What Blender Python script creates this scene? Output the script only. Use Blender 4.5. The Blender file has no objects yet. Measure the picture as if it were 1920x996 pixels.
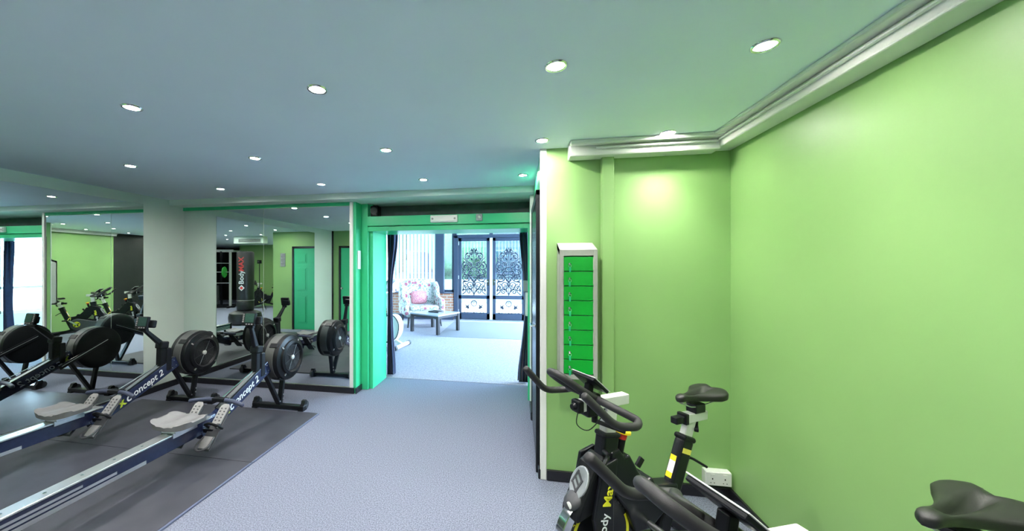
import bpy, bmesh, math, random
from mathutils import Vector, Matrix
random.seed(7)
sc = bpy.context.scene
col = sc.collection
PI = math.pi
V = Vector

# ------------------------------------------------------------------ camera
# focal length 680 px of a 1920x996 frame, principal point (845,500): level camera with lens shift
cam = bpy.data.cameras.new('camera'); camo = bpy.data.objects.new('camera', cam); col.objects.link(camo)
cam.sensor_width = 36.0; cam.lens = 680 / 1920 * 36
cam.shift_x = 115 / 1920; cam.shift_y = 2 / 1920
cam.clip_start = 0.02; cam.clip_end = 200
camo.location = (0, 0, 1.5); camo.rotation_euler = (PI / 2, 0, math.radians(10.567))
sc.camera = camo

# ------------------------------------------------------------------ world, daylight, exposure
w = bpy.data.worlds.new('overcast_sky'); sc.world = w; w.use_nodes = True
bgn = w.node_tree.nodes['Background']
bgn.inputs[0].default_value = (0.58, 0.78, 1.0, 1); bgn.inputs[1].default_value = 30.0
sc.view_settings.view_transform = 'Standard'; sc.view_settings.look = 'None'
sc.view_settings.gamma = 1.0; sc.view_settings.use_curve_mapping = False
sc.view_settings.exposure = 0.70
sc.cycles.max_bounces = 14; sc.cycles.diffuse_bounces = 10; sc.cycles.glossy_bounces = 8
sc.cycles.transparent_max_bounces = 16; sc.cycles.use_denoising = True
sc.cycles.sample_clamp_indirect = 25.0; sc.cycles.caustics_reflective = False; sc.cycles.caustics_refractive = False
LAMP_W = 26.0
LAMP_COL = (1.0, 0.96, 0.92)

# sky portals only steer the sampling of daylight through the lobby glass; they emit nothing
def portal(loc, rot, sx, sy):
    l = bpy.data.lights.new('sky_portal', 'AREA'); l.shape = 'RECTANGLE'; l.size = sx; l.size_y = sy
    l.cycles.is_portal = True
    o = bpy.data.objects.new('sky_portal', l); col.objects.link(o); o.location = loc; o.rotation_euler = rot
portal((-1.2, 10.2, 1.35), (-PI / 2, 0, 0), 7.6, 2.5)
portal((2.72, 7.3, 1.4), (0, PI / 2, 0), 2.4, 5.2)

# ------------------------------------------------------------------ helpers
def tag(o, label=None, cat=None, group=None, kind=None):
    if label: o['label'] = label
    if cat: o['category'] = cat
    if group: o['group'] = group
    if kind: o['kind'] = kind
    return o

def empty(name, loc=(0, 0, 0), rz=0.0, label=None, cat=None, group=None):
    o = bpy.data.objects.new(name, None); col.objects.link(o)
    o.location = loc; o.rotation_euler = (0, 0, rz); o.empty_display_size = 0.1
    return tag(o, label, cat, group)

def copy_tree(o, parent=None):
    c = o.copy(); col.objects.link(c); c.parent = parent
    for ch in list(o.children): copy_tree(ch, c)
    return c

def catmull(pts, n=6, closed=False):
    P = [V(p) for p in pts]; out = []
    m = len(P)
    rng = range(m) if closed else range(m - 1)
    for i in rng:
        if closed: p0, p1, p2, p3 = P[i - 1], P[i], P[(i + 1) % m], P[(i + 2) % m]
        else: p0, p1, p2, p3 = P[max(i - 1, 0)], P[i], P[i + 1], P[min(i + 2, m - 1)]
        for k in range(n):
            t = k / n
            out.append(0.5 * ((2 * p1) + (p2 - p0) * t + (2 * p0 - 5 * p1 + 4 * p2 - p3) * t * t + (3 * p1 - p0 - 3 * p2 + p3) * t ** 3))
    if not closed: out.append(P[-1])
    return out

def bend(pts, r=0.03, n=5):
    """polyline with rounded corners"""
    P = [V(p) for p in pts]; out = [P[0]]
    for i in range(1, len(P) - 1):
        a, b, c = P[i - 1], P[i], P[i + 1]
        d1 = (a - b); d2 = (c - b)
        q = min(r, d1.length * .48, d2.length * .48)
        s, e = b + d1.normalized() * q, b + d2.normalized() * q
        for k in range(n + 1):
            t = k / n
            out.append((1 - t) ** 2 * s + 2 * t * (1 - t) * b + t * t * e)
    out.append(P[-1]); return out

class MB:
    def __init__(s): s.bm = bmesh.new()
    def face(s, vs):
        try: return s.bm.faces.new(vs)
        except ValueError: return None
    def hexa(s, c):
        v = [s.bm.verts.new(p) for p in c]
        for f in ((0, 3, 2, 1), (4, 5, 6, 7), (0, 1, 5, 4), (1, 2, 6, 5), (2, 3, 7, 6), (3, 0, 4, 7)): s.face([v[i] for i in f])
        return s
    def box(s, x0, x1, y0, y1, z0, z1):
        return s.hexa([(x0, y0, z0), (x1, y0, z0), (x1, y1, z0), (x0, y1, z0), (x0, y0, z1), (x1, y0, z1), (x1, y1, z1), (x0, y1, z1)])
    def bar(s, p0, p1, wd, ht, up=(0, 0, 1), w1=None, h1=None):
        p0, p1 = V(p0), V(p1); d = (p1 - p0).normalized(); up = V(up)
        if abs(d.dot(up)) > .98: up = V((0, 1, 0))
        x = d.cross(up).normalized(); u = x.cross(d).normalized()
        c = []
        for p, a, b in ((p0, wd, ht), (p1, w1 or wd, h1 or ht)):
            for sx, sz in ((-1, -1), (1, -1), (1, 1), (-1, 1)): c.append(p + x * sx * a / 2 + u * sz * b / 2)
        return s.hexa(c)
    def tube(s, pts, r, n=10, closed=False, caps=True, dome=False):
        P = [V(p) for p in pts]; m = len(P)
        R = r if isinstance(r, (list, tuple)) else [r] * m
        prev = None; rings = []
        for i, p in enumerate(P):
            if closed: t = P[(i + 1) % m] - P[i - 1]
            else: t = P[min(i + 1, m - 1)] - P[max(i - 1, 0)]
            t = t.normalized() if t.length > 1e-9 else V((0, 0, 1))
            if prev is None:
                a = V((0, 0, 1)) if abs(t.z) < .9 else V((1, 0, 0))
                x = t.cross(a).normalized()
            else:
                x = (prev - t * prev.dot(t)); x = x.normalized() if x.length > 1e-6 else t.orthogonal().normalized()
            prev = x; y = t.cross(x)
            rings.append([s.bm.verts.new(p + (x * math.cos(2 * PI * k / n) + y * math.sin(2 * PI * k / n)) * R[i]) for k in range(n)])
        for i in range(m if closed else m - 1):
            a, b = rings[i], rings[(i + 1) % m]
            for k in range(n): s.face([a[k], a[(k + 1) % n], b[(k + 1) % n], b[k]])
        if caps and not closed:
            s.face(list(reversed(rings[0]))); s.face(rings[-1])
        return s
    def dtube(s, pts, r, n=12):
        """tube with domed ends"""
        P = [V(p) for p in pts]
        a = (P[0] - P[1]).normalized(); b = (P[-1] - P[-2]).normalized()
        Q = [P[0] + a * r * .75, P[0] + a * r * .62, P[0] + a * r * .35] + P + [P[-1] + b * r * .35, P[-1] + b * r * .62, P[-1] + b * r * .75]
        return s.tube(Q, [r * .3, r * .66, r * .92] + [r] * len(P) + [r * .92, r * .66, r * .3], n)
    def cyl(s, p0, p1, r0, r1=None, n=16):
        return s.tube([p0, p1], [r0, r0 if r1 is None else r1], n)
    def lathe(s, prof, org=(0, 0, 0), axis='z', n=32):
        """prof: (radius, height) list"""
        rings = []
        for r, h in prof:
            ring = []
            for k in range(n):
                a = 2 * PI * k / n; c, q = r * math.cos(a), r * math.sin(a)
                p = {'z': (c, q, h), 'x': (h, c, q), 'y': (q, h, c)}[axis]
                ring.append(s.bm.verts.new(V(org) + V(p)))
            rings.append(ring)
        for a, b in zip(rings, rings[1:]):
            for k in range(n): s.face([a[k], a[(k + 1) % n], b[(k + 1) % n], b[k]])
        if prof[0][0] > 1e-4: s.face(list(reversed(rings[0])))
        if prof[-1][0] > 1e-4: s.face(rings[-1])
        return s
    def prism(s, poly, axis, a0, a1):
        """poly in the plane normal to axis: x->(y,z)  y->(x,z)  z->(x,y)"""
        def P(p, a): return {'x': (a, p[0], p[1]), 'y': (p[0], a, p[1]), 'z': (p[0], p[1], a)}[axis]
        A = [s.bm.verts.new(P(p, a0)) for p in poly]; B = [s.bm.verts.new(P(p, a1)) for p in poly]
        m = len(poly)
        for i in range(m): s.face([A[i], A[(i + 1) % m], B[(i + 1) % m], B[i]])
        s.face(list(reversed(A))); s.face(B); return s
    def plate(s, nx, ny, top, bot, shape=3.0):
        """solid slab: top(u,v)/bot(u,v)->point for u,v in the unit superellipse"""
        g = []
        for fn in (top, bot):
            row = []
            for i in range(nx + 1):
                rr = []
                for j in range(ny + 1):
                    a, b = 2 * i / nx - 1, 2 * j / ny - 1
                    m = max(abs(a), abs(b)); q = (abs(a) ** shape + abs(b) ** shape) ** (1 / shape)
                    k = m / q if q > 1e-6 else 1
                    rr.append(s.bm.verts.new(fn(a * k, b * k)))
                row.append(rr)
            g.append(row)
        T, Bo = g
        for i in range(nx):
            for j in range(ny):
                s.face([T[i][j], T[i + 1][j], T[i + 1][j + 1], T[i][j + 1]])
                s.face([Bo[i][j], Bo[i][j + 1], Bo[i + 1][j + 1], Bo[i + 1][j]])
        edge = [(i, 0) for i in range(nx)] + [(nx, j) for j in range(ny)] + [(i, ny) for i in range(nx, 0, -1)] + [(0, j) for j in range(ny, 0, -1)]
        m = len(edge)
        for k in range(m):
            a, b = edge[k], edge[(k + 1) % m]
            s.face([T[a[0]][a[1]], Bo[a[0]][a[1]], Bo[b[0]][b[1]], T[b[0]][b[1]]])
        return s
    def rings(s, rs, cap=True, closed=False):
        R = [[s.bm.verts.new(p) for p in r] for r in rs]; n = len(R[0])
        for a, b in zip(R, R[1:]):
            for k in range(n): s.face([a[k], a[(k + 1) % n], b[(k + 1) % n], b[k]])
        if cap: s.face(list(reversed(R[0]))); s.face(R[-1])
        return s
    def build(s, name, m, parent=None, smooth=False, bevel=0, seg=2, sub=0, ang=40):
        bmesh.ops.recalc_face_normals(s.bm, faces=s.bm.faces)
        me = bpy.data.meshes.new(name); s.bm.to_mesh(me); s.bm.free()
        if smooth:
            for p in me.polygons: p.use_smooth = True
            if smooth != 'all': me.set_sharp_from_angle(angle=math.radians(ang))
        me.materials.append(M[m] if isinstance(m, str) else m)
        o = bpy.data.objects.new(name, me); col.objects.link(o); o.parent = parent
        if bevel:
            b = o.modifiers.new('bevel', 'BEVEL'); b.width = bevel; b.segments = seg; b.limit_method = 'ANGLE'; b.angle_limit = math.radians(35)
        if sub:
            b = o.modifiers.new('sub', 'SUBSURF'); b.levels = sub; b.render_levels = sub
        return o

def text_obj(name, body, size, m, parent, org, right, up, depth=0.0015, shear=0.0, bold=0.0, sx=1.0):
    """flat lettering lying in the plane of right/up, centred on org"""
    cu = bpy.data.curves.new(name, 'FONT'); cu.body = body; cu.size = size; cu.extrude = depth / 2
    cu.align_x = 'CENTER'; cu.align_y = 'CENTER'; cu.shear = shear; cu.offset = bold; cu.resolution_u = 3
    t = bpy.data.objects.new(name, cu); col.objects.link(t)
    dg = bpy.context.evaluated_depsgraph_get(); dg.update()
    me = bpy.data.meshes.new_from_object(t.evaluated_get(dg)); me.name = name
    bpy.data.objects.remove(t); bpy.data.curves.remove(cu)
    r, u = V(right).normalized(), V(up).normalized(); nn = r.cross(u)
    mt = Matrix(((r.x * sx, u.x, nn.x, org[0]), (r.y * sx, u.y, nn.y, org[1]), (r.z * sx, u.z, nn.z, org[2]), (0, 0, 0, 1)))
    me.transform(mt); me.materials.clear(); me.materials.append(M[m])
    o = bpy.data.objects.new(name, me); col.objects.link(o); o.parent = parent
    return o

# ------------------------------------------------------------------ materials
M = {}
def mat(name, c, rough=.5, metal=0.0, var=0.0, scale=40, bump=0.0, bscale=200, spec=.5, coat=0.0, c2=None, detail=3, sheen=0.0):
    m = bpy.data.materials.new(name); m.use_nodes = True; nt = m.node_tree; p = nt.nodes['Principled BSDF']
    p.inputs['Roughness'].default_value = rough; p.inputs['Metallic'].default_value = metal
    p.inputs['Specular IOR Level'].default_value = spec; p.inputs['Coat Weight'].default_value = coat
    p.inputs['Sheen Weight'].default_value = sheen
    p.inputs['Base Color'].default_value = (*c, 1)
    tc = nt.nodes.new('ShaderNodeTexCoord')
    if var or c2:
        n = nt.nodes.new('ShaderNodeTexNoise'); n.inputs['Scale'].default_value = scale; n.inputs['Detail'].default_value = detail
        nt.links.new(tc.outputs['Object'], n.inputs['Vector'])
        r = nt.nodes.new('ShaderNodeValToRGB')
        a = c if c2 else tuple(x * (1 - var) for x in c); b = c2 if c2 else tuple(min(1, x * (1 + var)) for x in c)
        r.color_ramp.elements[0].position = .3; r.color_ramp.elements[1].position = .7
        r.color_ramp.elements[0].color = (*a, 1); r.color_ramp.elements[1].color = (*b, 1)
        nt.links.new(n.outputs['Fac'], r.inputs['Fac']); nt.links.new(r.outputs['Color'], p.inputs['Base Color'])
    if bump:
        n = nt.nodes.new('ShaderNodeTexNoise'); n.inputs['Scale'].default_value = bscale; n.inputs['Detail'].default_value = 2
        nt.links.new(tc.outputs['Object'], n.inputs['Vector'])
        b = nt.nodes.new('ShaderNodeBump'); b.inputs['Strength'].default_value = bump; b.inputs['Distance'].default_value = .004
        nt.links.new(n.outputs['Fac'], b.inputs['Height']); nt.links.new(b.outputs['Normal'], p.inputs['Normal'])
    M[name] = m; return m

mat('lime', (.255, .445, .158), .42, var=.03, scale=2, bump=.04, bscale=60)
mat('emerald', (.045, .54, .25), .30, var=.03, scale=2, bump=.03, bscale=60)
mat('offwhite', (.72, .83, .76), .55, var=.02, scale=3, bump=.04, bscale=80)
mat('ceiling', (.80, .91, .985), .7, var=.02, scale=1.5, bump=.03, bscale=60)  # blue tint in the base colour stands in for daylight from the lobby
mat('white_gloss', (.74, .75, .72), .3, var=.02, scale=6)
mat('white_plastic', (.75, .76, .74), .35, var=.02, scale=10)
mat('carpet', (.10, .11, .145), .95, c2=(.295, .325, .43), scale=140, detail=5, bump=.8, bscale=500, spec=.1)
mat('lobby_carpet', (.24, .23, .27), .95, c2=(.44, .42, .48), scale=85, detail=4, bump=.8, bscale=330, spec=.1)
mat('door_mat', (.16, .165, .19), .95, c2=(.26, .265, .29), scale=120, bump=.6, bscale=400, spec=.1)
mat('rubber', (.028, .030, .042), .5, c2=(.048, .050, .066), scale=5, detail=8, bump=.25, bscale=500)
mat('rubber_edge', (.10, .12, .20), .4, var=.1)
mat('base_black', (.012, .012, .016), .25, var=.1)
mat('black_metal', (.007, .008, .011), .32, var=.15, scale=20, spec=.3)
mat('black_plastic', (.007, .008, .010), .36, var=.15, scale=30, bump=.03, bscale=600, spec=.22)
mat('black_wall', (.012, .016, .014), .5, var=.2, scale=4)
mat('foam', (.016, .016, .018), .55, var=.1, scale=60, bump=.15, bscale=900)
mat('saddle', (.012, .013, .012), .42, var=.1, scale=60, bump=.12, bscale=700)
mat('chrome', (.80, .81, .83), .12, 1.0, var=.03)
mat('steel', (.62, .64, .66), .28, 1.0, var=.05)
mat('alu', (.66, .68, .70), .30, .9, var=.04, scale=8)
mat('silver_paint', (.62, .64, .62), .35, .25, var=.03)
mat('grey_seat', (.175, .175, .18), .5, var=.04, scale=40, bump=.05, bscale=700)
mat('grey_plastic', (.27, .27, .27), .45, var=.06)
mat('dark_grey', (.045, .048, .055), .5, var=.1)
mat('charcoal_band', (.075, .08, .078), .4, var=.06)
mat('navy_rail', (.015, .022, .065), .22, var=.1, coat=.4)
mat('handle_navy', (.045, .055, .10), .45, var=.08, scale=30)
mat('screen', (.03, .075, .06), .2, var=.1, scale=60)
mat('letter_white', (.75, .80, .85), .4, var=.02)
mat('letter_lime', (.62, .78, .06), .4, var=.02)
mat('letter_yellow', (.80, .78, .03), .4, var=.02)
mat('letter_grey', (.16, .16, .16), .5, var=.02)
mat('letter_red', (.62, .05, .05), .4, var=.02)
mat('badge', (.33, .36, .38), .35, .3, var=.1, scale=20)
mat('red', (.65, .03, .02), .35, var=.05)
mat('yellow', (.85, .62, .02), .35, var=.05)
mat('yellow_pale', (.80, .74, .12), .45, var=.05)
mat('locker_door', (.005, .36, .035), .30, var=.03, bump=.02, bscale=60)
mat('locker_body', (.40, .42, .38), .4, .1, var=.03)
mat('keytag', (.02, .42, .20), .35, var=.05)
mat('navy_cloth', (.012, .022, .075), .85, var=.2, scale=30, bump=.2, bscale=500, sheen=.2)
mat('shutter_grey', (.13, .15, .16), .7, var=.12, scale=12, bump=.1, bscale=80)
mat('frame_blue', (.045, .06, .10), .4, var=.1)
mat('iron', (.02, .03, .055), .45, var=.1)
mat('dark_wood', (.035, .03, .035), .35, var=.2, scale=20)
mat('table_top', (.36, .38, .42), .2, var=.06, scale=12)
mat('blind', (.86, .82, .84), .6, var=.04)
mat('lino', (.30, .32, .34), .6, var=.1)
mat('pavement', (.16, .16, .16), .85, var=.15, scale=2, bump=.1)
mat('render_wall', (.10, .11, .11), .8, var=.08, scale=2)
mat('cushion', (.55, .07, .12), .8, c2=(.80, .50, .52), scale=55)
mat('hedge', (.012, .035, .02), .8, c2=(.05, .10, .05), scale=14, detail=6, bump=.8, bscale=20)
mat('vinyl_black', (.014, .015, .018), .35, var=.15, scale=15, bump=.05, bscale=300)
mat('sign_grey', (.28, .30, .32), .5, var=.06, scale=30)
mat('slate', (.018, .034, .040), .8, var=.2, scale=1.5)
mat('dark_pane', (.008, .02, .03), .25, var=.2, scale=2)
mat('rack_green', (.03, .40, .05), .4, var=.1)

# mirror, glass, lamp lens
m = bpy.data.materials.new('mirror'); m.use_nodes = True; p = m.node_tree.nodes['Principled BSDF']
p.inputs['Base Color'].default_value = (.86, .92, .90, 1); p.inputs['Metallic'].default_value = 1; p.inputs['Roughness'].default_value = 0.0
M['mirror'] = m
def glassmat(name, tint, gl):
    m = bpy.data.materials.new(name); m.use_nodes = True; nt = m.node_tree; nt.nodes.remove(nt.nodes['Principled BSDF'])
    out = nt.nodes['Material Output']; t = nt.nodes.new('ShaderNodeBsdfTransparent'); g = nt.nodes.new('ShaderNodeBsdfGlossy'); mx = nt.nodes.new('ShaderNodeMixShader')
    t.inputs[0].default_value = (*tint, 1); g.inputs['Roughness'].default_value = .02; mx.inputs[0].default_value = gl
    nt.links.new(t.outputs[0], mx.inputs[1]); nt.links.new(g.outputs[0], mx.inputs[2]); nt.links.new(mx.outputs[0], out.inputs[0])
    M[name] = m
glassmat('glass', (.93, .98, .99), .06)
def emit(name, c, s):
    m = bpy.data.materials.new(name); m.use_nodes = True; p = m.node_tree.nodes['Principled BSDF']
    p.inputs['Base Color'].default_value = (.8, .8, .8, 1); p.inputs['Emission Color'].default_value = (*c, 1); p.inputs['Emission Strength'].default_value = s
    M[name] = m
emit('lamp_lens', (1.0, .96, .90), 430.0)
# brick wall (bricks far below ten pixels): procedural
m = bpy.data.materials.new('brick'); m.use_nodes = True; nt = m.node_tree; p = nt.nodes['Principled BSDF']
tc = nt.nodes.new('ShaderNodeTexCoord'); mp = nt.nodes.new('ShaderNodeMapping'); mp.inputs['Rotation'].default_value = (PI / 2, 0, 0)
bk = nt.nodes.new('ShaderNodeTexBrick'); bk.inputs['Scale'].default_value = 1; bk.inputs['Brick Width'].default_value = .22; bk.inputs['Row Height'].default_value = .075; bk.inputs['Mortar Size'].default_value = .01
bk.inputs['Color1'].default_value = (.42, .17, .10, 1); bk.inputs['Color2'].default_value = (.52, .26, .16, 1); bk.inputs['Mortar'].default_value = (.5, .47, .42, 1)
nt.links.new(tc.outputs['Object'], mp.inputs[0]); nt.links.new(mp.outputs[0], bk.inputs['Vector']); nt.links.new(bk.outputs['Color'], p.inputs['Base Color']); p.inputs['Roughness'].default_value = .8
M['brick'] = m
# floral upholstery
m = bpy.data.materials.new('floral'); m.use_nodes = True; nt = m.node_tree; p = nt.nodes['Principled BSDF']; p.inputs['Roughness'].default_value = .85
tc = nt.nodes.new('ShaderNodeTexCoord')
v1 = nt.nodes.new('ShaderNodeTexVoronoi'); v1.inputs['Scale'].default_value = 7.5
r1 = nt.nodes.new('ShaderNodeValToRGB'); r1.color_ramp.elements[0].position = .28; r1.color_ramp.elements[1].position = .36
n1 = nt.nodes.new('ShaderNodeTexNoise'); n1.inputs['Scale'].default_value = 26
r2 = nt.nodes.new('ShaderNodeValToRGB'); r2.color_ramp.elements[0].position = .40; r2.color_ramp.elements[1].position = .46
mx = nt.nodes.new('ShaderNodeMix'); mx.data_type = 'RGBA'; mx2 = nt.nodes.new('ShaderNodeMix'); mx2.data_type = 'RGBA'
for n in (v1, n1): nt.links.new(tc.outputs['Object'], n.inputs['Vector'])
nt.links.new(v1.outputs['Distance'], r1.inputs[0]); nt.links.new(n1.outputs['Fac'], r2.inputs[0])
mx.inputs['A'].default_value = (.45, .10, .16, 1); mx.inputs['B'].default_value = (.66, .63, .60, 1); nt.links.new(r1.outputs[0], mx.inputs['Factor'])
mx2.inputs['A'].default_value = (.20, .26, .22, 1); nt.links.new(mx.outputs['Result'], mx2.inputs['B']); nt.links.new(r2.outputs[0], mx2.inputs['Factor'])
nt.links.new(mx2.outputs['Result'], p.inputs['Base Color']); M['floral'] = m

# ------------------------------------------------------------------ the setting
HC = 2.33                     # ceiling
XR, YA = 1.35, 2.638          # green side wall, alcove end wall
XL, YM = -4.28, 4.005         # left wall, mirrored end wall
YB, YI = 4.155, 4.66          # opening frame, lobby side of the thick wall
YD = 10.05                    # glazed lobby front
def struct(name, mb, m, parent=None, **k):
    o = mb.build(name, m, parent, **k)
    if parent is None: o['kind'] = 'structure'
    return o

struct('floor', MB().box(-6, 6, -7, 10.2, -.12, 0), 'carpet')
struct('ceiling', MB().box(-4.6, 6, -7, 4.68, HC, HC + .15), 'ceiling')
struct('wall_right', MB().box(XR, XR + .2, .67, YA + .2, 0, HC), 'lime')
# alcove end wall continues as the partition beside the passage
struct('wall_alcove', MB().box(.16, XR, YA, YA + .2, 0, HC), 'lime')
struct('wall_partition', MB().box(.16, .36, YA + .2, 4.2, 0, HC), 'emerald')
struct('trim_1', MB().box(.15, .195, YA - .012, YA, 0, HC), 'white_gloss', bevel=.004)
struct('trim_2', MB().box(.120, .16, 3.93, 3.975, .07, 2.26), 'white_gloss', bevel=.004)
struct('baseboard_alcove', MB().box(.195, XR, YA - .022, YA, 0, .075), 'base_black', bevel=.006)
struct('baseboard_right', MB().box(XR - .02, XR, .67, YA - .022, 0, .075), 'base_black', bevel=.006)
b = MB(); b.box(.138, .16, YA - .012, 2.74, 0, .075); b.box(.118, .16, 3.62, 3.98, 0, .075); struct('baseboard_partition', b, 'base_black', bevel=.006)
# boxed pipe up the alcove wall
struct('trim_3', MB().box(.553, .63, YA - .055, YA, 0, HC - .08), 'lime', bevel=.006)
# plaster cornice: alcove run and long run on the right wall, stepped profile
b = MB()
b.box(.337, XR - .11, YA - .11, YA, 2.235, HC); b.box(.50, XR - .13, YA - .13, YA - .11, 2.275, 2.29)
b.box(.337, XR - .10, YA - .16, YA - .11, 2.30, HC)
struct('trim_4', b, 'white_gloss', bevel=.008)
b = MB()
b.box(XR - .11, XR, .67, YA, 2.25, HC); b.box(XR - .13, XR - .11, .67, YA - .11, 2.285, 2.30); b.box(XR - .17, XR - .11, .67, YA - .1, 2.31, HC)
struct('trim_5', b, 'white_gloss', bevel=.008)

# left wall and mirrored end wall
struct('wall_left', MB().box(XL - .2, XL, -.1, YM + .2, 0, HC), 'offwhite')
struct('wall_back', MB().box(XL, -1.92, YM, YB + .2, 0, HC), 'offwhite')
struct('trim_6', MB().box(XL + .0, -1.96, YM - .012, YM, 2.222, 2.262), 'emerald')
struct('baseboard_left', MB().box(XL, XL + .025, .154, YM - .022, 0, .075), 'base_black', bevel=.006)
struct('baseboard_back', MB().box(XL, -1.90, YM - .025, YM, 0, .07), 'base_black', bevel=.006)
struct('trim_7', MB().box(-1.958, -1.915, YM - .02, YM, .07, 2.262), 'white_gloss', bevel=.004)
# bulkhead over the mirrored wall and the opening
struct('trim_8', MB().box(XL, .16, 3.80, 4.40, 2.262, HC), 'offwhite', bevel=.004)
# return beside the opening, thick wall, frame
struct('wall_return', MB().box(-1.93, -1.885, YM + .001, YB, 0, 2.262), 'emerald')
struct('baseboard_return', MB().box(-1.885, -1.872, YM - .02, YB - .004, 0, .07), 'base_black', bevel=.004)
struct('trim_9', MB().box(-1.95, -1.80, YB, YB + .05, 0, 2.262), 'emerald', bevel=.004)
struct('wall_thick_left', MB().box(-2.6, -1.755, YB + .05, YI, 0, 2.6), 'emerald')
struct('wall_thick_right', MB().box(.125, .6, 4.2, YI, 0, 2.6), 'emerald')
b = MB(); b.box(.128, .17, YB, 4.2, 0, 2.262); b.box(.105, .16, YB + .001, YB + .04, 0, 1.99); struct('trim_10', b, 'emerald', bevel=.003)
struct('trim_11', MB().box(-1.80, .13, YB - .03, YB + .03, 1.992, 2.105), 'emerald', bevel=.003)
struct('trim_12', MB().box(-1.80, .13, YB, YI, 1.93, 1.985), 'emerald', bevel=.003)
struct('wall_overdoor', MB().box(-1.80, .13, 4.36, 4.40, 2.105, 2.262), 'shutter_grey')
struct('wall_overlobby', MB().box(-1.80, .13, 4.55, YI, 1.985, 2.6), 'emerald')

# behind the camera (seen in the mirrors)
struct('wall_rear', MB().box(XL, -2.71, -.05, .154, 0, HC), 'lime')
struct('wall_rear_side', MB().box(-2.9, -2.71, -4.4, -.05, 0, HC), 'lime')
struct('wall_far', MB().box(-2.9, 2.14, -4.6, -4.4, 0, HC), 'lime')
struct('wall_black', MB().box(XR, XR + .2, -1.5, .67, 0, HC), 'black_wall')
struct('wall_bay_front', MB().box(XR + .2, 4.7, -1.7, -1.5, 0, HC), 'black_wall')
struct('wall_bay_side', MB().box(4.5, 4.7, -6.3, -1.7, 0, HC), 'black_wall')
struct('wall_bay_end', MB().box(2.14, 4.7, -6.5, -6.3, 0, HC), 'black_wall')
struct('wall_bay_return', MB().box(2.0, 2.14, -6.3, -4.6, 0, HC), 'black_wall')
struct('trim_13', MB().box(XL, XL + .03, .154, .185, 0, HC), 'base_black')

# lobby shell
struct('floor_lobby', MB().box(-5.2, 2.7, YI, YD + .1, 0, .004), 'lobby_carpet')
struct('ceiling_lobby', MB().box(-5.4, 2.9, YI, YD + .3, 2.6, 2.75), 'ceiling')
struct('wall_lobby_left', MB().box(-5.4, -5.2, YI, YD + .2, 0, 2.6), 'offwhite')
b = MB(); b.box(-5.4, -2.6, YI - .2, YI, 0, 2.6); struct('wall_lobby_near_left', b, 'offwhite')
struct('wall_lobby_near_right', MB().box(.6, 2.9, YI - .2, YI, 0, 2.6), 'offwhite')
struct('wall_sill_front', MB().box(-5.2, -1.80, YD, YD + .22, 0, .74), 'brick')
struct('trim_14', MB().box(-5.2, -1.80, YD - .06, YD + .24, .74, .775), 'frame_blue', bevel=.006)
struct('baseboard_lobby', MB().box(-5.2, -1.80, YD - .03, YD, .004, .14), 'frame_blue')
b = MB(); b.box(.30, 2.7, YD, YD + .2, 0, .3); struct('wall_sill_front_right', b, 'brick')
b = MB(); b.box(2.6, 2.8, YI, YD + .2, 0, .45); struct('wall_sill_side', b, 'offwhite')

def window(name, x0, x1, z0, z1, y, mull=(), trans=(), fw=.07):
    b = MB(); b.box(x0, x0 + fw, y - .04, y + .04, z0, z1); b.box(x1 - fw, x1, y - .04, y + .04, z0, z1)
    b.box(x0, x1, y - .04, y + .04, z0, z0 + fw); b.box(x0, x1, y - .04, y + .04, z1 - fw, z1)
    o = struct(name, b, 'frame_blue', bevel=.004)
    xs = [x0] + list(mull) + [x1]
    for q in mull: MB().box(q - .05, q + .05, y - .06, y + .06, z0, z1).build('mullion', 'frame_blue', o, bevel=.004)
    for q in trans: MB().box(x0, x1, y - .03, y + .03, q - .025, q + .025).build('transom', 'frame_blue', o, bevel=.004)
    for a, c in zip(xs, xs[1:]): MB().box(a + .03, c - .03, y - .004, y + .004, z0 + .03, z1 - .03).build('pane', 'glass', o)
    return o
window('window_1', -5.2, -1.78, .775, 2.6, YD + .1, mull=(-3.75, -2.17))
window('window_2', -1.78, .36, 2.33, 2.6, YD + .1, mull=(-.74,))
window('window_3', .36, 2.7, .3, 2.6, YD + .1, mull=(1.5,))
# side window of the lobby
b = MB()
for a in (YI + .02, 6.0, 7.4, 8.8, YD + .1): b.box(2.66, 2.74, a - .04, a + .04, .45, 2.6)
b.box(2.66, 2.74, YI, YD + .1, .45, .52); b.box(2.66, 2.74, YI, YD + .1, 1.0, 1.05); b.box(2.66, 2.74, YI, YD + .1, 2.5, 2.6)
w4 = struct('window_4', b, 'white_gloss')
for a, c in ((YI + .04, 6.0), (6.0, 7.4), (7.4, 8.8), (8.8, YD + .08)): MB().box(2.698, 2.702, a + .03, c - .03, .5, 2.52).build('pane', 'glass', w4)

# outdoors beyond the glass
struct('ground_outside', MB().box(-30, 30, YD + .3, 40, -.15, -.02), 'pavement')
struct('ground_outside_side', MB().box(2.9, 30, -8, YD + .3, -.15, -.02), 'pavement')

# ------------------------------------------------------------------ mirrors
def mirror(name, mb, label):
    o = mb.build(name, 'mirror'); tag(o, label, 'mirror', 'wall mirrors'); return o
mirror('wall_mirror', MB().box(XL + .001, XL + .007, .924, 3.48, .085, 2.222), 'large frameless wall mirror on the left wall beside the white pillar')
mirror('wall_mirror', MB().box(XL + .004, -3.110, YM - .007, YM - .001, .08, 2.215), 'left pane of the frameless mirror behind the rowing machines')
mirror('wall_mirror', MB().box(-3.104, -1.962, YM - .007, YM - .001, .08, 2.215), 'right pane of the frameless mirror, nearest the doorway')

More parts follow.
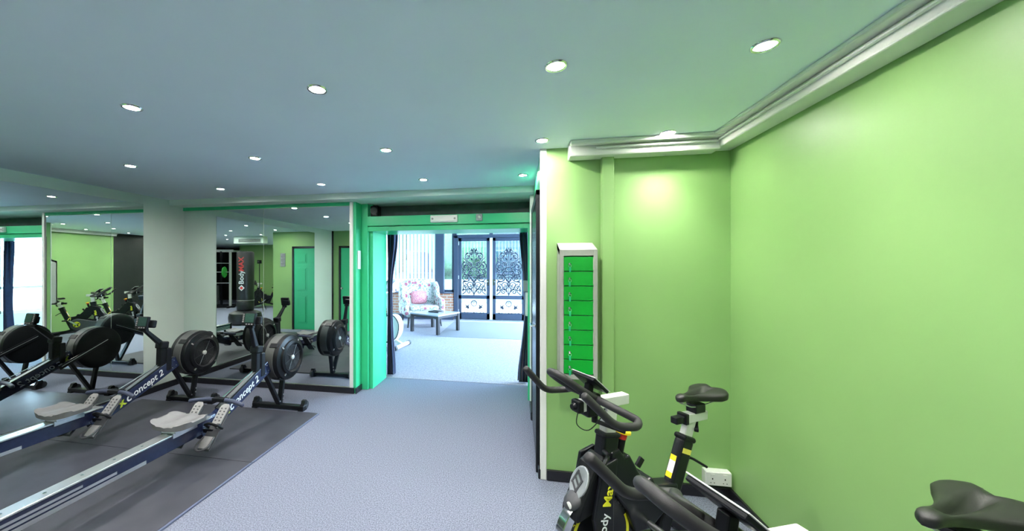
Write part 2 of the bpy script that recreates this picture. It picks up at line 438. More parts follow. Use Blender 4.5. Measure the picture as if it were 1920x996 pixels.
# ------------------------------------------------------------------ downlights
def downlight():
    t = empty('downlight')
    b = MB(); b.lathe([(.033, -.002), (.036, -.006), (.043, -.006), (.047, -.001), (.047, .0)], n=28); b.build('bezel', 'chrome', t, smooth=True)
    MB().lathe([(.0, -.001), (.022, -.0015), (.033, -.003)], n=24).build('lens', 'lamp_lens', t, smooth=True)
    l = bpy.data.objects.new('beam', spot); col.objects.link(l); l.parent = t; l.location = (0, 0, -.012)
    return t
spot = bpy.data.lights.new('downlight_beam', 'SPOT'); spot.energy = LAMP_W; spot.color = LAMP_COL
spot.spot_size = math.radians(92); spot.spot_blend = .85; spot.shadow_soft_size = .03
proto = downlight()
def place_light(x, y, label, group, first=[True]):
    t = proto if first[0] else copy_tree(proto); first[0] = False
    t.location = (x, y, HC); tag(t, label, 'downlight', group)
CX = [.91, .153, -.925, -1.98, -3.14]
ordn = ['first', 'second', 'third', 'fourth', 'fifth']
for x, nm in zip(CX[:4], ordn): place_light(x, 1.553, 'lit ceiling downlight, %s from the right in the row nearest the viewer' % nm, 'ceiling downlights in view')
for x, nm in zip(CX, ordn): place_light(x, 2.452, 'lit ceiling downlight, %s from the right in the middle row' % nm, 'ceiling downlights in view')
for x, nm in zip([.04, -.89, -1.95, -3.12], ordn): place_light(x, 3.35, 'lit ceiling downlight, %s from the right in the row nearest the doorway' % nm, 'ceiling downlights in view')
place_light(-3.14, 1.553, 'lit ceiling downlight seen only in the mirrors', 'downlights seen only in mirrors')
for y, xs in ((.655, CX), (-.35, CX[:4]), (-1.6, CX[:4]), (-3.0, CX[:4] + [2.6, 3.6])):
    for x in xs: place_light(x, y, 'lit ceiling downlight seen only in the mirrors', 'downlights seen only in mirrors')
# ------------------------------------------------------------------ rubber mats
for nm, y0, y1, lab in (('rubber_mat', 2.434, 3.372, 'dark rubber floor mat under the front of the rowing machines, nearest the mirror'),
                        ('rubber_mat', 1.496, 2.430, 'dark rubber floor mat under the rowing machine seats'),
                        ('rubber_mat', .560, 1.492, 'dark rubber floor mat under the tail ends of the rowing machines')):
    t = empty(nm, (-3.07, (y0 + y1) / 2, 0), 0, lab, 'floor mat', 'rubber floor mats')
    hx, hy = 1.085, (y1 - y0) / 2
    MB().box(-hx, hx - .016, -hy, hy, 0, .012).build('mat_slab', 'rubber', t, bevel=.002)
    MB().box(hx - .016, hx, -hy, hy, 0, .011).build('edge_strip', 'rubber_edge', t, bevel=.003)

# ------------------------------------------------------------------ key lockers
t = empty('key_locker', (.384, YA, .765), 0, 'tall grey wall locker with eight green doors and a sloping top', 'locker')
b = MB(); hw, dp, ht = .118, .17, .90
b.prism([(0, 0), (-dp, 0), (-dp, ht - .055), (0, ht)], 'x', -hw, -hw + .012); b.prism([(0, 0), (-dp, 0), (-dp, ht - .055), (0, ht)], 'x', hw - .012, hw)
b.box(-hw, hw, -.012, 0, 0, ht - .02)
b.box(-hw, hw, -dp, 0, 0, .03); b.prism([(-dp, ht - .095), (-dp, ht - .055), (0, ht), (0, ht - .04)], 'x', -hw, hw)
b.box(-hw, -hw + .026, -dp - .001, -dp + .02, 0, ht - .06); b.box(hw - .026, hw, -dp - .001, -dp + .02, 0, ht - .06)
b.build('body', 'locker_body', t, bevel=.002)
z0, z1 = .035, ht - .10; dh = (z1 - z0) / 8
for k in range(8):
    zb = z0 + k * dh
    d = MB().box(-hw + .027, hw - .027, -dp - .003, -dp + .010, zb + .0025, zb + dh - .0025).build('door', 'locker_door', t, bevel=.0015)
    xk = -hw + .062; zk = zb + dh * .5
    b = MB(); b.lathe([(.009, 0), (.009, -.006), (.006, -.010), (0, -.0105)], (xk, -dp - .003, zk), 'y', 14); b.build('lock', 'chrome', d, smooth=True)
    b = MB(); b.box(xk - .0012, xk + .0012, -dp - .024, -dp - .012, zk - .006, zk + .006); b.tube([V((xk, -dp - .022, zk - .004)) + V((.009 * math.sin(a), 0, .009 * math.cos(a) - .009)) for a in [i * PI / 6 for i in range(12)]], .0009, 5, closed=True)
    b.build('key', 'steel', d)
    dx = random.uniform(-.002, .012) if k == 1 else random.uniform(-.002, .004)
    MB().box(xk - .006 + dx, xk + .006 + dx, -dp - .026, -dp - .022, zk - .052, zk - .020).build('key_tag', 'keytag', d, bevel=.001)
for k in range(8):
    zb = z0 + k * dh
    MB().cyl((hw - .0265, -dp - .004, zb + .012), (hw - .0265, -dp - .004, zb + dh - .012), .0028, n=8).build('hinge', 'locker_body', t)

# wall socket and black door on the partition
t = empty('socket_box', (1.255, YA, .10), 0, 'white double wall socket low in the green corner', 'socket')
MB().box(-.075, .075, -.05, 0, 0, .088).build('back_box', 'white_plastic', t, bevel=.004)
MB().box(-.073, .073, -.056, -.049, .003, .085).build('face_plate', 'white_plastic', t, bevel=.002)
for sx in (-.036, .036):
    MB().box(sx - .012, sx + .012, -.0585, -.055, .060, .076).build('rocker_switch', 'white_gloss', t, bevel=.001)
    b = MB(); b.box(sx - .003, sx + .003, -.0568, -.055, .040, .050); b.box(sx - .013, sx - .007, -.0568, -.055, .018, .022); b.box(sx + .007, sx + .013, -.0568, -.055, .018, .022); b.build('socket_holes', 'black_plastic', t)

t = empty('door_1', (.16, 3.18, 0)); t['kind'] = 'structure'
MB().box(-.028, .0, -.43, .43, .012, 2.02).build('door_leaf', 'base_black', t, bevel=.003)
b = MB(); b.box(-.034, 0, -.47, -.43, 0, 2.06); b.box(-.034, 0, .43, .47, 0, 2.06); b.box(-.034, 0, -.47, .47, 2.02, 2.06); b.build('door_frame', 'black_metal', t, bevel=.003)
for z, y in ((1.05, -.36),):
    b = MB(); b.cyl((-.028, y, z), (-.036, y, z), .022); b.tube(bend([(-.03, y, z), (-.065, y, z), (-.065, y + .1, z)], .02), .008, 8); b.build('handle', 'chrome', t, smooth=True)

# fittings round the opening
t = empty('emergency_light', (-.845, YB - .03, 2.012), 0, 'white emergency light on the green beam over the doorway', 'light')
MB().box(-.16, .16, -.035, 0, 0, .082).build('housing', 'white_plastic', t, bevel=.008)
MB().box(-.15, .15, -.045, -.034, .010, .070).build('diffuser', 'white_gloss', t, bevel=.006)
for sx in (-.13, .13): MB().cyl((sx, -.045, .04), (sx, -.048, .04), .012).build('end_cap', 'grey_plastic', t)
t = empty('alarm_box', (-.437, YB - .03, 2.02), 0, 'small grey square sensor box on the green beam', 'sensor')
MB().box(-.036, .036, -.03, 0, 0, .078).build('housing', 'sign_grey', t, bevel=.005)
MB().lathe([(.017, 0), (.017, -.006), (.012, -.012), (0, -.013)], (0, -.03, .039), 'y', 16).build('sensor_eye', 'white_plastic', t, smooth=True)
t = empty('wall_switch', (-1.885, 4.075, 1.47), 0, 'white wall plate on the green return left of the doorway', 'switch')
MB().box(0, .014, -.035, .035, 0, .22).build('plate', 'white_plastic', t, bevel=.003)
MB().box(.013, .019, -.012, .012, .10, .13).build('rocker', 'white_gloss', t, bevel=.002)
t = empty('entry_unit', (.104, 4.50, 1.20), 0, 'grey entry unit on the right side of the doorway by the curtain', 'intercom')
MB().box(-.045, .021, -.05, .05, 0, .13).build('housing', 'sign_grey', t, bevel=.006)
MB().box(-.02, .018, -.03, .03, -.30, -.01).build('handset', 'white_plastic', t, bevel=.01)
t = empty('speaker', (-1.745, 4.25, 2.106), 0, 'small black loudspeaker tucked above the green beam', 'speaker')
MB().box(-.045, .06, -.06, .06, 0, .145).build('cabinet', 'black_plastic', t, bevel=.02)
MB().lathe([(.042, 0), (.045, -.004), (.02, -.003), (0, .004)], (.008, -.061, .075), 'y', 20).build('cone', 'dark_grey', t, smooth=True)

# ------------------------------------------------------------------ rowing machine  (local: y forward to the flywheel, origin under the front foot)
def rower(loc, mon_y, mon_z, label):
    t = empty('rowing_machine', loc, 0, label, 'rowing machine', 'rowing machines facing the mirror')
    # front foot
    f = MB().box(-.30, .30, -.032, .032, .012, .052).build('front_foot', 'black_metal', t, bevel=.006)
    for s in (-1, 1):
        c = MB(); c.prism([(-.03, .052), (.035, .052), (.045, .085), (.03, .105), (.0, .10), (-.012, .07)], 'x', s * .28 - .022, s * .28 + .022); c.build('wheel_bracket', 'black_plastic', f, bevel=.004)
        MB().cyl((s * .28 - .012, .045, .042), (s * .28 + .012, .045, .042), .040, n=20).build('caster_wheel', 'dark_grey', f, smooth=True)
        MB().box(s * .27 - .03, s * .27 + .03, -.034, .034, 0, .014).build('foot_pad', 'black_plastic', f)
    MB().bar((0, -.005, .05), (-.0, -.215, .43), .05, .032, (0, 1, 0)).build('leg', 'black_metal', t, bevel=.006)
    MB().bar((0, .012, .05), (0, .075, .40), .05, .034, (0, 1, 0)).build('leg', 'black_metal', t, bevel=.006)
    b = MB()
    for (yy, zz) in ((.03, .10), (.035, .14), (-.02, .085)): b.cyl((.024, yy, zz), (.030, yy, zz), .007, n=8)
    b.build('bolts', 'steel', t)
    # flywheel housing: drum lathed about x
    fy, fz, R = .045, .540, .238
    MB().lathe([(.06, -.085), (R - .02, -.085), (R, -.070), (R, .085), (R - .012, .105), (R - .055, .118), (R - .06, .135), (.152, .146), (.140, .136), (.134, .120), (.0, .116)], (0, fy, fz), 'x', 56).build('flywheel_housing', 'black_plastic', t, smooth=True)
    MB().lathe([(R + .001, -.030), (R + .004, -.027), (R + .004, .062), (R + .001, .065)], (0, fy, fz), 'x', 56).build('vent_band', 'charcoal_band', t, smooth=True)
    for a in (55, 140, 235, 320):
        aa = math.radians(a); cy, cz = math.cos(aa), math.sin(aa)
        MB().bar((.0, fy + cy * (R + .003), fz + cz * (R + .003)), (.09, fy + cy * (R + .003), fz + cz * (R + .003)), .05, .012, (0, cy, cz)).build('cover_clip', 'black_plastic', t, bevel=.003)
        MB().bar((.128, fy + cy * .155, fz + cz * .155), (.118, fy + cy * .205, fz + cz * .205), .014, .010, (1, 0, 0)).build('grille_tab', 'grey_plastic', t, bevel=.002)
    # round grille on the outer face
    g = MB()
    for k in range(7): g.tube([(.125, fy + math.cos(a) * (.035 + k * .0145), fz + math.sin(a) * (.035 + k * .0145)) for a in [2 * PI * i / 32 for i in range(32)]], .0026, 5, closed=True)
    g.build('grille_rings', 'dark_grey', t, smooth='all')
    for k in range(8):
        a = 2 * PI * k / 8 + .3
        MB().bar((.130, fy + math.cos(a) * .02, fz + math.sin(a) * .02), (.130, fy + math.cos(a) * .137, fz + math.sin(a) * .137), .003, .004, (1, 0, 0)).build('grille_spoke', 'steel' if k % 4 == 1 else 'dark_grey', t)
    MB().lathe([(.024, .122), (.024, .134), (.018, .139), (0, .140)], (0, fy, fz), 'x', 24).build('hub_cap', 'silver_paint', t, smooth=True)
    # plain left cover with strap, as the mirror shows it
    MB().lathe([(.0, -.094), (.16, -.094), (.20, -.088), (R - .012, -.080)], (0, fy, fz), 'x', 48).build('side_cover', 'black_plastic', t, smooth=True)
    MB().bar((-.096, -.36, .40), (-.096, .12, .62), .012, .05, (0, 0, 1)).build('side_strut', 'black_metal', t, bevel=.004)
    MB().bar((-.104, -.34, .415), (-.104, .11, .621), .002, .006, (0, 0, 1)).build('trim_line', 'steel', t)
    # main beam with lettering
    p0, p1 = V((0, -.20, .505)), V((0, -.98, .165)); d = (p1 - p0).normalized(); n = V((0, d.z, -d.y)); n = n if n.z > 0 else -n
    q = lambda s, h: tuple((p0 + d * s + n * h).yz)
    L = (p1 - p0).length
    mb_ = MB(); mb_.prism([q(0, -.062), q(L * .55, -.062), q(L, -.045), q(L, .03), q(L * .6, .050), q(0, .055)], 'x', -.037, .037)
    beam = mb_.build('main_beam', 'navy_rail', t, bevel=.004)
    MB().bar(p0 + d * .02 + n * .058, p0 + d * .62 + n * .052, .050, .008, n).build('chain_cover', 'steel', beam, bevel=.002)
    for s in (-1, 1): MB().bar(p0 + d * .02 + n * .058 + V((s * .030, 0, 0)), p0 + d * .62 + n * .052 + V((s * .030, 0, 0)), .008, .016, n).build('edge_rail', 'black_metal', beam)
    for s in (-1, 1):
        rt = -d if s > 0 else d
        c = p0 + d * .335 + V((s * .0385, 0, 0)) - n * .004
        text_obj('lettering', 'oncept 2', .088, 'letter_white', beam, c - rt * -.0, rt, n, shear=.25, bold=.0012)
        text_obj('lettering', 'c', .105, 'letter_white', beam, c - rt * .205, rt, n, shear=.25, bold=.0015)
        text_obj('lettering', 'x', .10, 'letter_lime', beam, c - rt * .262, rt, n, shear=-.1, bold=.004)
        for ss in (.03, .075):
            for hh in (-.03, .03): MB().cyl(p0 + d * ss + n * hh + V((s * .037, 0, 0)), p0 + d * ss + n * hh + V((s * .041, 0, 0)), .006, n=8).build('bolt', 'steel', beam)
    # upright column behind the flywheel and monitor arm
    MB().bar((0, -.345, .42), (0, -.335, .715), .062, .075, (0, 1, 0)).build('column', 'black_plastic', t, bevel=.010)
    MB().bar((0, -.295, .43), (0, -.29, .66), .085, .06, (0, 1, 0)).build('chain_box', 'black_metal', t, bevel=.012)
    MB().bar((0, -.34, .665), (0, -.33, .735), .085, .085, (0, 1, 0)).build('collar', 'black_plastic', t, bevel=.012)
    a0, a1 = V((.0, -.345, .71)), V((.0, mon_y + .02, mon_z - .075))
    MB().bar(a0, a1, .042, .050, (0, 1, .3), .034, .034).build('monitor_arm', 'black_metal', t, bevel=.008)
    MB().cyl((-.03, a1.y, a1.z), (.03, a1.y, a1.z), .016, n=14).build('arm_hinge', 'black_plastic', t, smooth=True)
    mo = empty('monitor', (0, mon_y, mon_z)); mo.parent = t; mo.rotation_euler = (math.radians(-12), 0, 0)
    MB().box(-.066, .066, -.016, .018, -.062, .060).build('monitor_case', 'black_plastic', mo, bevel=.008)
    MB().box(-.034, .060, -.0185, -.0155, -.032, .052).build('monitor_screen', 'screen', mo, bevel=.001)
    MB().box(-.02, .10, .016, .062, -.045, .03).build('monitor_back', 'black_plastic', mo, bevel=.012)
    b = MB()
    for k in range(5): b.box(-.060, -.044, -.018, -.0155, -.03 + k * .017, -.02 + k * .017)
    for k in range(3): b.box(-.02 + k * .028, -.004 + k * .028, -.018, -.0155, -.052, -.042)
    b.build('monitor_buttons', 'letter_white' if False else 'grey_plastic', mo)
    # monorail
    rail = MB()
    rail.prism([(-.031, .172), (.031, .172), (.031, .272), (.020, .272), (.020, .283), (-.020, .283), (-.020, .272), (-.031, .272)], 'y', -2.16, -.84)
    rl = rail.build('monorail', 'navy_rail', t, bevel=.003)
    MB().box(-.046, .046, -2.16, -.90, .278, .290).build('rail_top', 'alu', rl, bevel=.003)
    for s in (-1, 1):
        MB().box(s * .0335 - .0012, s * .0335 + .0012, -2.16, -1.42, .176, .200).build('silver_stripe', 'alu', rl)
        MB().box(s * .0335 - .0012, s * .0335 + .0012, -2.16, -1.60, .210, .226).build('silver_stripe', 'alu', rl)
        MB().box(s * .0335 - .0012, s * .0335 + .0012, -2.16, -1.78, .236, .250).build('silver_stripe', 'alu', rl)
    b = MB()
    for k in range(7): b.cyl((.0, -2.1 + k * .17, .290), (.0, -2.1 + k * .17, .293), .008, n=10)
    b.build('rail_screws', 'chrome', rl)
    MB().box(-.05, .05, -2.20, -2.16, .165, .30).build('end_cap', 'black_plastic', rl, bevel=.008)
    MB().bar((0, -2.06, .18), (0, -2.11, .06), .05, .035, (0, 1, 0)).build('rear_leg', 'black_metal', t, bevel=.006)
    rf = MB().box(-.21, .21, -2.14, -2.08, .024, .062).build('rear_foot', 'black_metal', t, bevel=.006)
    for s in (-1, 1): MB().box(s * .18 - .03, s * .18 + .03, -2.142, -2.078, .0125, .026).build('foot_pad', 'black_plastic', rf)
    # seat
    sy = -1.145
    def top(u, v): return V((u * .165, sy + v * .125, .362 + .014 * abs(u) ** 2.2 - .012 * math.cos(min(1, abs(abs(u) - .48) / .42) * PI / 2) - .016 * math.exp(-(u / .16) ** 2) * max(0, -v) + .010 * max(0, -v) ** 2 - (.010 if max(abs(u), abs(v)) > .985 else 0)))
    def bot(u, v): return V((u * .158, sy + v * .118, .318 + .018 * abs(u) ** 2))
    seat = MB().plate(20, 16, top, bot, 4.0).build('seat', 'grey_seat', t, smooth=True, ang=60)
    b = MB(); b.box(-.06, .06, sy - .09, sy + .09, .292, .322); b.box(-.055, -.047, sy - .10, sy + .10, .262, .30); b.box(.047, .055, sy - .10, sy + .10, .262, .30)
    b.build('seat_carriage', 'steel', seat, bevel=.003)
    for yy in (-.07, .07):
        for s in (-1, 1): MB().cyl((s * .036, sy + yy, .302), (s * .048, sy + yy, .302), .012, n=14).build('seat_roller', 'white_plastic', seat, smooth=True)
    # foot stretchers
    for s in (-1, 1):
        fr = empty('footrest'); fr.parent = t; fr.location = (s * .125, -.955, .225); fr.rotation_euler = (math.radians(48), 0, 0)
        # local: y runs up the plate, z is its normal
        pl = [(-.052, -.17), (.052, -.17), (.056, -.10), (.050, .05), (.044, .16), (-.044, .16), (-.050, .05), (-.056, -.10)]
        MB().prism(pl, 'z', -.012, .0).build('foot_plate', 'dark_grey', fr, bevel=.004)
        MB().prism([(-.046, -.16), (.046, -.16), (.048, -.07), (-.048, -.07)], 'z', 0, .012).build('heel_pad', 'grey_plastic', fr, bevel=.004)
        MB().tube(catmull([(-.045, -.075, .008), (-.05, -.155, .035), (0, -.185, .045), (.05, -.155, .035), (.045, -.075, .008)], 5), .008, 8).build('heel_cup', 'dark_grey', fr, smooth=True)
        MB().prism([(-.040, .02), (.040, .02), (.040, .165), (.022, .185), (-.022, .185), (-.040, .165)], 'z', .002, .014).build('flex_foot', 'grey_plastic', fr, bevel=.003)
        b = MB()
        for k in range(5):
            for sx in (-.018, .018): b.box(sx - .006, sx + .006, .045 + k * .024, .055 + k * .024, .014, .0165)
        b.build('size_holes', 'dark_grey', fr)
        st = MB(); st.tube(catmull([(-.058, .0, -.01), (-.056, .0, .05), (0, .005, .075), (.056, .0, .05), (.058, .0, -.01)], 5), .010, 8); st.build('strap', 'black_plastic', fr, smooth=True)
        MB().box(s * .052 - .012, s * .052 + .012, -.018, .02, .028, .052).build('strap_buckle', 'dark_grey', fr, bevel=.004)
    MB().bar((-.12, -.95, .20), (.12, -.95, .20), .05, .03).build('footrest_crossbar', 'black_metal', t, bevel=.004)
    # handle in its hook
    hy, hz = -.78, .372
    h = MB().dtube(catmull([(-.25, hy - .035, hz - .012), (-.13, hy - .006, hz), (0, hy, hz), (.13, hy - .006, hz), (.25, hy - .035, hz - .012)], 6), .0175, 12).build('handle', 'handle_navy', t, smooth='all')
    MB().bar((-.06, hy + .004, hz + .003), (.06, hy + .004, hz + .003), .05, .034).build('handle_centre', 'black_plastic', h, bevel=.008)
    for s in (-1, 0, 1): MB().bar((s * .028, hy + .002, hz + .018), (s * .028, hy + .07, hz - .008), .012, .010).build('handle_hook', 'black_plastic', t, bevel=.002)
    MB().cyl((0, hy + .02, hz + .006), (0, -.36, .515), .004, n=6).build('chain', 'chrome', t)
    return t
rower((-2.485, 3.435, 0), -.43, 1.005, 'right-hand black rowing machine with grey seat, nearest the doorway')
rower((-3.575, 3.435, 0), -.53, .955, 'left-hand black rowing machine with grey seat, beside the white pillar')
# ------------------------------------------------------------------ indoor cycle (local: x forward, y left, origin on the floor)
def saddle_mesh(m):
    rs = []; n = 40; N = 22
    for i in range(N + 1):
        s = i / N                                   # 0 nose tip .. 1 rear
        x = .135 - .27 * s
        wd = .022 + .010 * s + .060 * max(0, min(1, (s - .28) / .50)) ** 1.5
        if s < .10: wd *= math.sqrt(max(.04, 1 - ((.10 - s) / .10) ** 2))
        if s > .84: wd *= math.sqrt(max(.02, 1 - ((s - .84) / .17) ** 2))
        th = .030 + .008 * s
        if s < .07: th *= .55 + .45 * s / .07
        if s > .90: th *= .5 + .5 * math.sqrt(max(0, 1 - ((s - .90) / .11) ** 2))
        zt = .012 * ((s - .45) / .55) ** 2 + (.006 if s > .6 else 0) * (s - .6) / .4 - (.010 * ((.12 - s) / .12) if s < .12 else 0)
        ring = []
        for k in range(n):
            a = 2 * PI * k / n; cy, cz = math.cos(a), math.sin(a)
            y = wd * (abs(cy) ** .8) * (1 if cy > 0 else -1)
            z = zt + (th * .5 * abs(cz) ** .75 if cz > 0 else -th * .75 * abs(cz) ** .8)
            ch = math.exp(-(y / .013) ** 2) * (max(0, math.sin(PI * min(1, max(0, (s - .18) / .80)))) ** .7)
            if cz > 0: z -= ch * .034
            lobe = max(0, (s - .72) / .28)
            xo = -lobe * .026 * min(1, (abs(y) / .045)) + lobe * .030 * math.exp(-(y / .02) ** 2)
            if cz < 0 and s > .3: z -= .012 * (abs(y) / .09) ** 2
            ring.append(V((x + xo, y, z)))
        rs.append(ring)
    m.rings(rs); return m

def cycle(loc, rz, label, cat='exercise bike', group='indoor cycles along the green wall', zs=.855, text=True):
    t = empty('indoor_cycle', loc, rz, label, cat, group)
    # feet
    for x, nm in ((.44, 'front_foot'), (-.50, 'rear_foot')):
        f = MB().box(x - .035, x + .035, -.25, .25, .02, .06).build(nm, 'black_metal', t, bevel=.006)
        for s in (-1, 1): MB().lathe([(.028, 0), (.028, .012), (.012, .022)], (x, s * .22, 0), 'z', 14).build('leveller', 'black_plastic', f, smooth=True)
    for s in (-1, 1): MB().cyl((.475, s * .17, .035), (.475, s * .20, .035), .034, n=18).build('transport_wheel', 'dark_grey', t, smooth=True)
    # lower frame
    MB().bar((-.50, 0, .06), (-.02, 0, .20), .06, .05).build('rear_stay', 'black_metal', t, bevel=.006)
    MB().bar((-.02, 0, .20), (.44, 0, .06), .05, .05).build('bottom_tube', 'black_metal', t, bevel=.006)
    # seat tube leaning back, collar, post, slider, saddle
    a, b_ = V((-.14, 0, .18)), V((-.325, 0, .625)); dd = (b_ - a).normalized()
    st = MB().bar(a, b_, .052, .088, (0, 0, 1)).build('seat_tube', 'black_metal', t, bevel=.016, seg=3)
    MB().bar(b_ - dd * .012, b_ + dd * .018, .062, .098, (0, 0, 1)).build('seat_collar', 'black_plastic', st, bevel=.014, seg=3)
    nrm = V((dd.z, 0, -dd.x))                        # forward face of the tube
    c = b_ - dd * .04 + nrm * .030
    MB().bar(b_ - dd * .045 + V((0, .0265, 0)) + nrm * .0, b_ - dd * .070 + V((0, .0265, 0)), .0015, .062, (0, 0, 1)).build('yellow_label', 'yellow_pale', st)
    c = b_ - dd * .15 + nrm * .0445
    MB().bar(c - dd * .055, c + dd * .055, .030, .0015, nrm).build('warning_label', 'white_plastic', st)
    for q in (-.042, .042): MB().bar(c + dd * (q - .013) + nrm * .0006, c + dd * (q + .013) + nrm * .0006, .030, .0015, nrm).build('label_band', 'yellow', st)
    zsl = zs - .125
    pt = MB().bar(b_ - dd * .02, V((-.325 + dd.x / dd.z * (zsl - .625), 0, zsl)), .034, .058, (0, 0, 1)).build('seat_post', 'silver_paint', t, bevel=.006)
    xs = -.325 + dd.x / dd.z * (zsl - .625)
    MB().box(xs - .10, xs + .05, -.022, .022, zsl - .024, zsl + .022).build('seat_slider', 'silver_paint', t, bevel=.004)
    MB().box(xs + .045, xs + .068, -.026, .026, zsl - .028, zsl + .026).build('slider_cap', 'black_plastic', t, bevel=.004)
    MB().box(xs + .06, xs + .125, -.018, .018, zsl - .020, zsl + .014).build('slider_end', 'black_plastic', t, bevel=.004)
    k = MB(); k.cyl((xs - .04, 0, zsl - .024), (xs - .04, 0, zsl - .052), .010, n=12); k.bar((xs - .04, 0, zsl - .056), (xs + .0, .03, zsl - .062), .02, .018); k.build('slider_lever', 'black_plastic', t, bevel=.004)
    lv = MB(); q = b_ - dd * .085 - nrm * .05
    lv.cyl(b_ - dd * .085 - nrm * .03, q - nrm * .012, .011, n=12); lv.tube(bend([q - nrm * .006, q + V((-.03, .01, -.01)), q + V((-.10, .035, -.055))], .02), .0065, 8); lv.build('clamp_lever', 'black_plastic', st, smooth=True)
    sm = MB(); saddle_mesh(sm); sd = sm.build('saddle', 'saddle', t, smooth='all'); sd.location = (xs - .035, 0, zs - .022)
    r = MB()
    for s in (-1, 1): r.tube(catmull([(.115, s * .006, -.018), (.06, s * .022, -.044), (-.03, s * .024, -.046), (-.10, s * .045, -.02)], 5), .0035, 6)
    r.build('saddle_rails', 'steel', sd, smooth='all')
    MB().box(-.04, .035, -.028, .028, -.085, -.038).build('saddle_clamp', 'black_metal', sd, bevel=.006)
    # head tube, front shield, fork
    h0, h1 = V((.225, 0, .47)), V((.185, 0, .735))
    ht = MB().bar(h0, h1, .060, .092, (1, 0, 0)).build('head_tube', 'black_metal', t, bevel=.012, seg=3)
    hd = (h1 - h0).normalized()
    MB().bar(h1 - hd * .012, h1 + hd * .012, .070, .102, (1, 0, 0)).build('head_collar', 'black_plastic', ht, bevel=.012, seg=3)
    sh = MB(); sh.prism([(.235, .66), (.305, .62), (.40, .44), (.405, .40), (.33, .42), (.22, .45)], 'y', -.055, .055)
    shd = sh.build('front_shield', 'black_plastic', t, bevel=.016, seg=3)
    fa = V((.305, 0, .62)); fb = V((.40, 0, .44)); fd = (fb - fa).normalized(); fn = V((-fd.z, 0, fd.x)); fn = fn if fn.x > 0 else -fn
    bc = fa + fd * .085 + fn * .003
    e = MB(); ring = [[bc + fn * hh + fd * (.070 * rr * math.cos(aa)) + V((0, .048 * rr * math.sin(aa), 0)) for aa in [2 * PI * i / 28 for i in range(28)]] for hh, rr in ((-.004, 1), (.003, 1), (.005, .93), (.004, .86))]
    e.rings(ring); bd = e.build('oval_badge', 'badge', shd, smooth=True)
    for q0, q1 in (((-.026, -.030), (.010, -.002)), ((-.030, -.004), (.006, .024)), ((-.034, .022), (.002, .050)), ((-.024, -.036), (-.040, .026)), ((.012, -.008), (-.004, .054))):
        MB().bar(bc + fn * .006 + V((0, q0[0] + .006, 0)) + fd * (q0[1] - .008), bc + fn * .006 + V((0, q1[0] + .006, 0)) + fd * (q1[1] - .008), .009, .002, fn).build('badge_bar', 'dark_grey', bd)
    lp = MB(); lp.rings([[V((.375 + xx, .0 + rr * math.cos(aa), .475 + zz + rr * .75 * math.sin(aa))) for aa in [2 * PI * i / 20 for i in range(20)]] for xx, zz, rr in ((-.03, .01, .046), (.005, .0, .044), (.03, -.012, .034), (.042, -.018, .018), (.045, -.02, .005))])
    lp.build('brake_cover', 'dark_grey', t, smooth='all')
    MB().lathe([(.014, 0), (.014, .004), (.0, .006)], (.412, .014, .468), 'x', 16).build('cover_button', 'white_gloss', t, smooth=True)
    for s in (-1, 1):
        pr = [(.20, .66), (.285, .64), (.335, .42), (.305, .27), (.42, .065), (.375, .06), (.225, .24), (.225, .45)]
        MB().prism(pr, 'y', s * .068 - .010, s * .068 + .010).build('fork_blade', 'black_metal', t, bevel=.006)
    if text:
        fu = V((.055, 0, -.27)).normalized()
        for s in (1, -1):
            rt = -fu; upv = V((0, s, 0)).cross(rt)
            o1 = V((.268, s * .0795, .455))
            text_obj('lettering', 'Max', .062, 'letter_yellow', t, o1 + rt * .062 , rt, upv, bold=.0012)
            text_obj('lettering', 'Body', .056, 'letter_grey' if False else 'letter_white', t, o1 - rt * .075, rt, upv, bold=.0004)
    # flywheel with chrome rim, disc and yellow arc
    fx, fz, R = .235, .285, .235
    fw = MB().lathe([(R - .045, -.020), (R - .003, -.024), (R, -.021), (R, .021), (R - .003, .024), (R - .045, .020), (R - .045, -.020)], (fx, 0, fz), 'y', 56).build('flywheel_rim', 'chrome', t, smooth=True)
    MB().lathe([(.0, -.012), (R - .045, -.012), (R - .045, .012), (.0, .012)], (fx, 0, fz), 'y', 48).build('flywheel_disc', 'black_metal', fw, smooth=True)
    for s in (1, -1):
        ar = MB()
        for q in range(2):
            a0, a1, r0, r1 = ((-.5, 1.3, .150, .166), (2.7, 4.4, .150, .166))[q]
            P = [(fx + rr * math.cos(a0 + (a1 - a0) * i / 20), fz + rr * math.sin(a0 + (a1 - a0) * i / 20)) for rr, rg in ((r0, range(21)), (r1, range(20, -1, -1))) for i in rg]
            ar.prism(P, 'y', s * .0122, s * .0135)
        ar.build('yellow_arc', 'letter_yellow', fw)
    MB().cyl((fx, -.075, fz), (fx, .075, fz), .014, n=16).build('axle', 'chrome', t, smooth=True)
    if text:
        for s in (1,):
            word = '200 INDOOR CYCLE'; rr = .176
            for k, chh in enumerate(word):
                if chh == ' ': continue
                aa = math.radians(22 + (len(word) - 1 - k) * 7.2) if False else math.radians(150 - k * 7.6)
                # seen from the left side (+y) the x axis runs right to left
                rdir = V((math.cos(PI - aa), 0, math.sin(PI - aa))); td = V((-math.sin(PI - aa), 0, math.cos(PI - aa)))
                text_obj('lettering', chh, .026, 'letter_yellow' if k < 3 else 'letter_grey', fw, V((fx, s * .0135, fz)) + rdir * rr * .96, td if False else V((0, s, 0)).cross(rdir) * -1, rdir)
    # main tube down to the crank, with a moulded cover
    mt = MB(); mt.prism([(.20, .665), (.15, .675), (.115, .63), (.085, .635), (.03, .545), (-.02, .49), (-.06, .50), (-.085, .455), (-.235, .43), (-.21, .36), (-.05, .26), (.05, .26), (.10, .38), (.20, .50)], 'y', -.038, .038)
    mt.build('main_tube', 'black_metal', t, bevel=.012, seg=3)
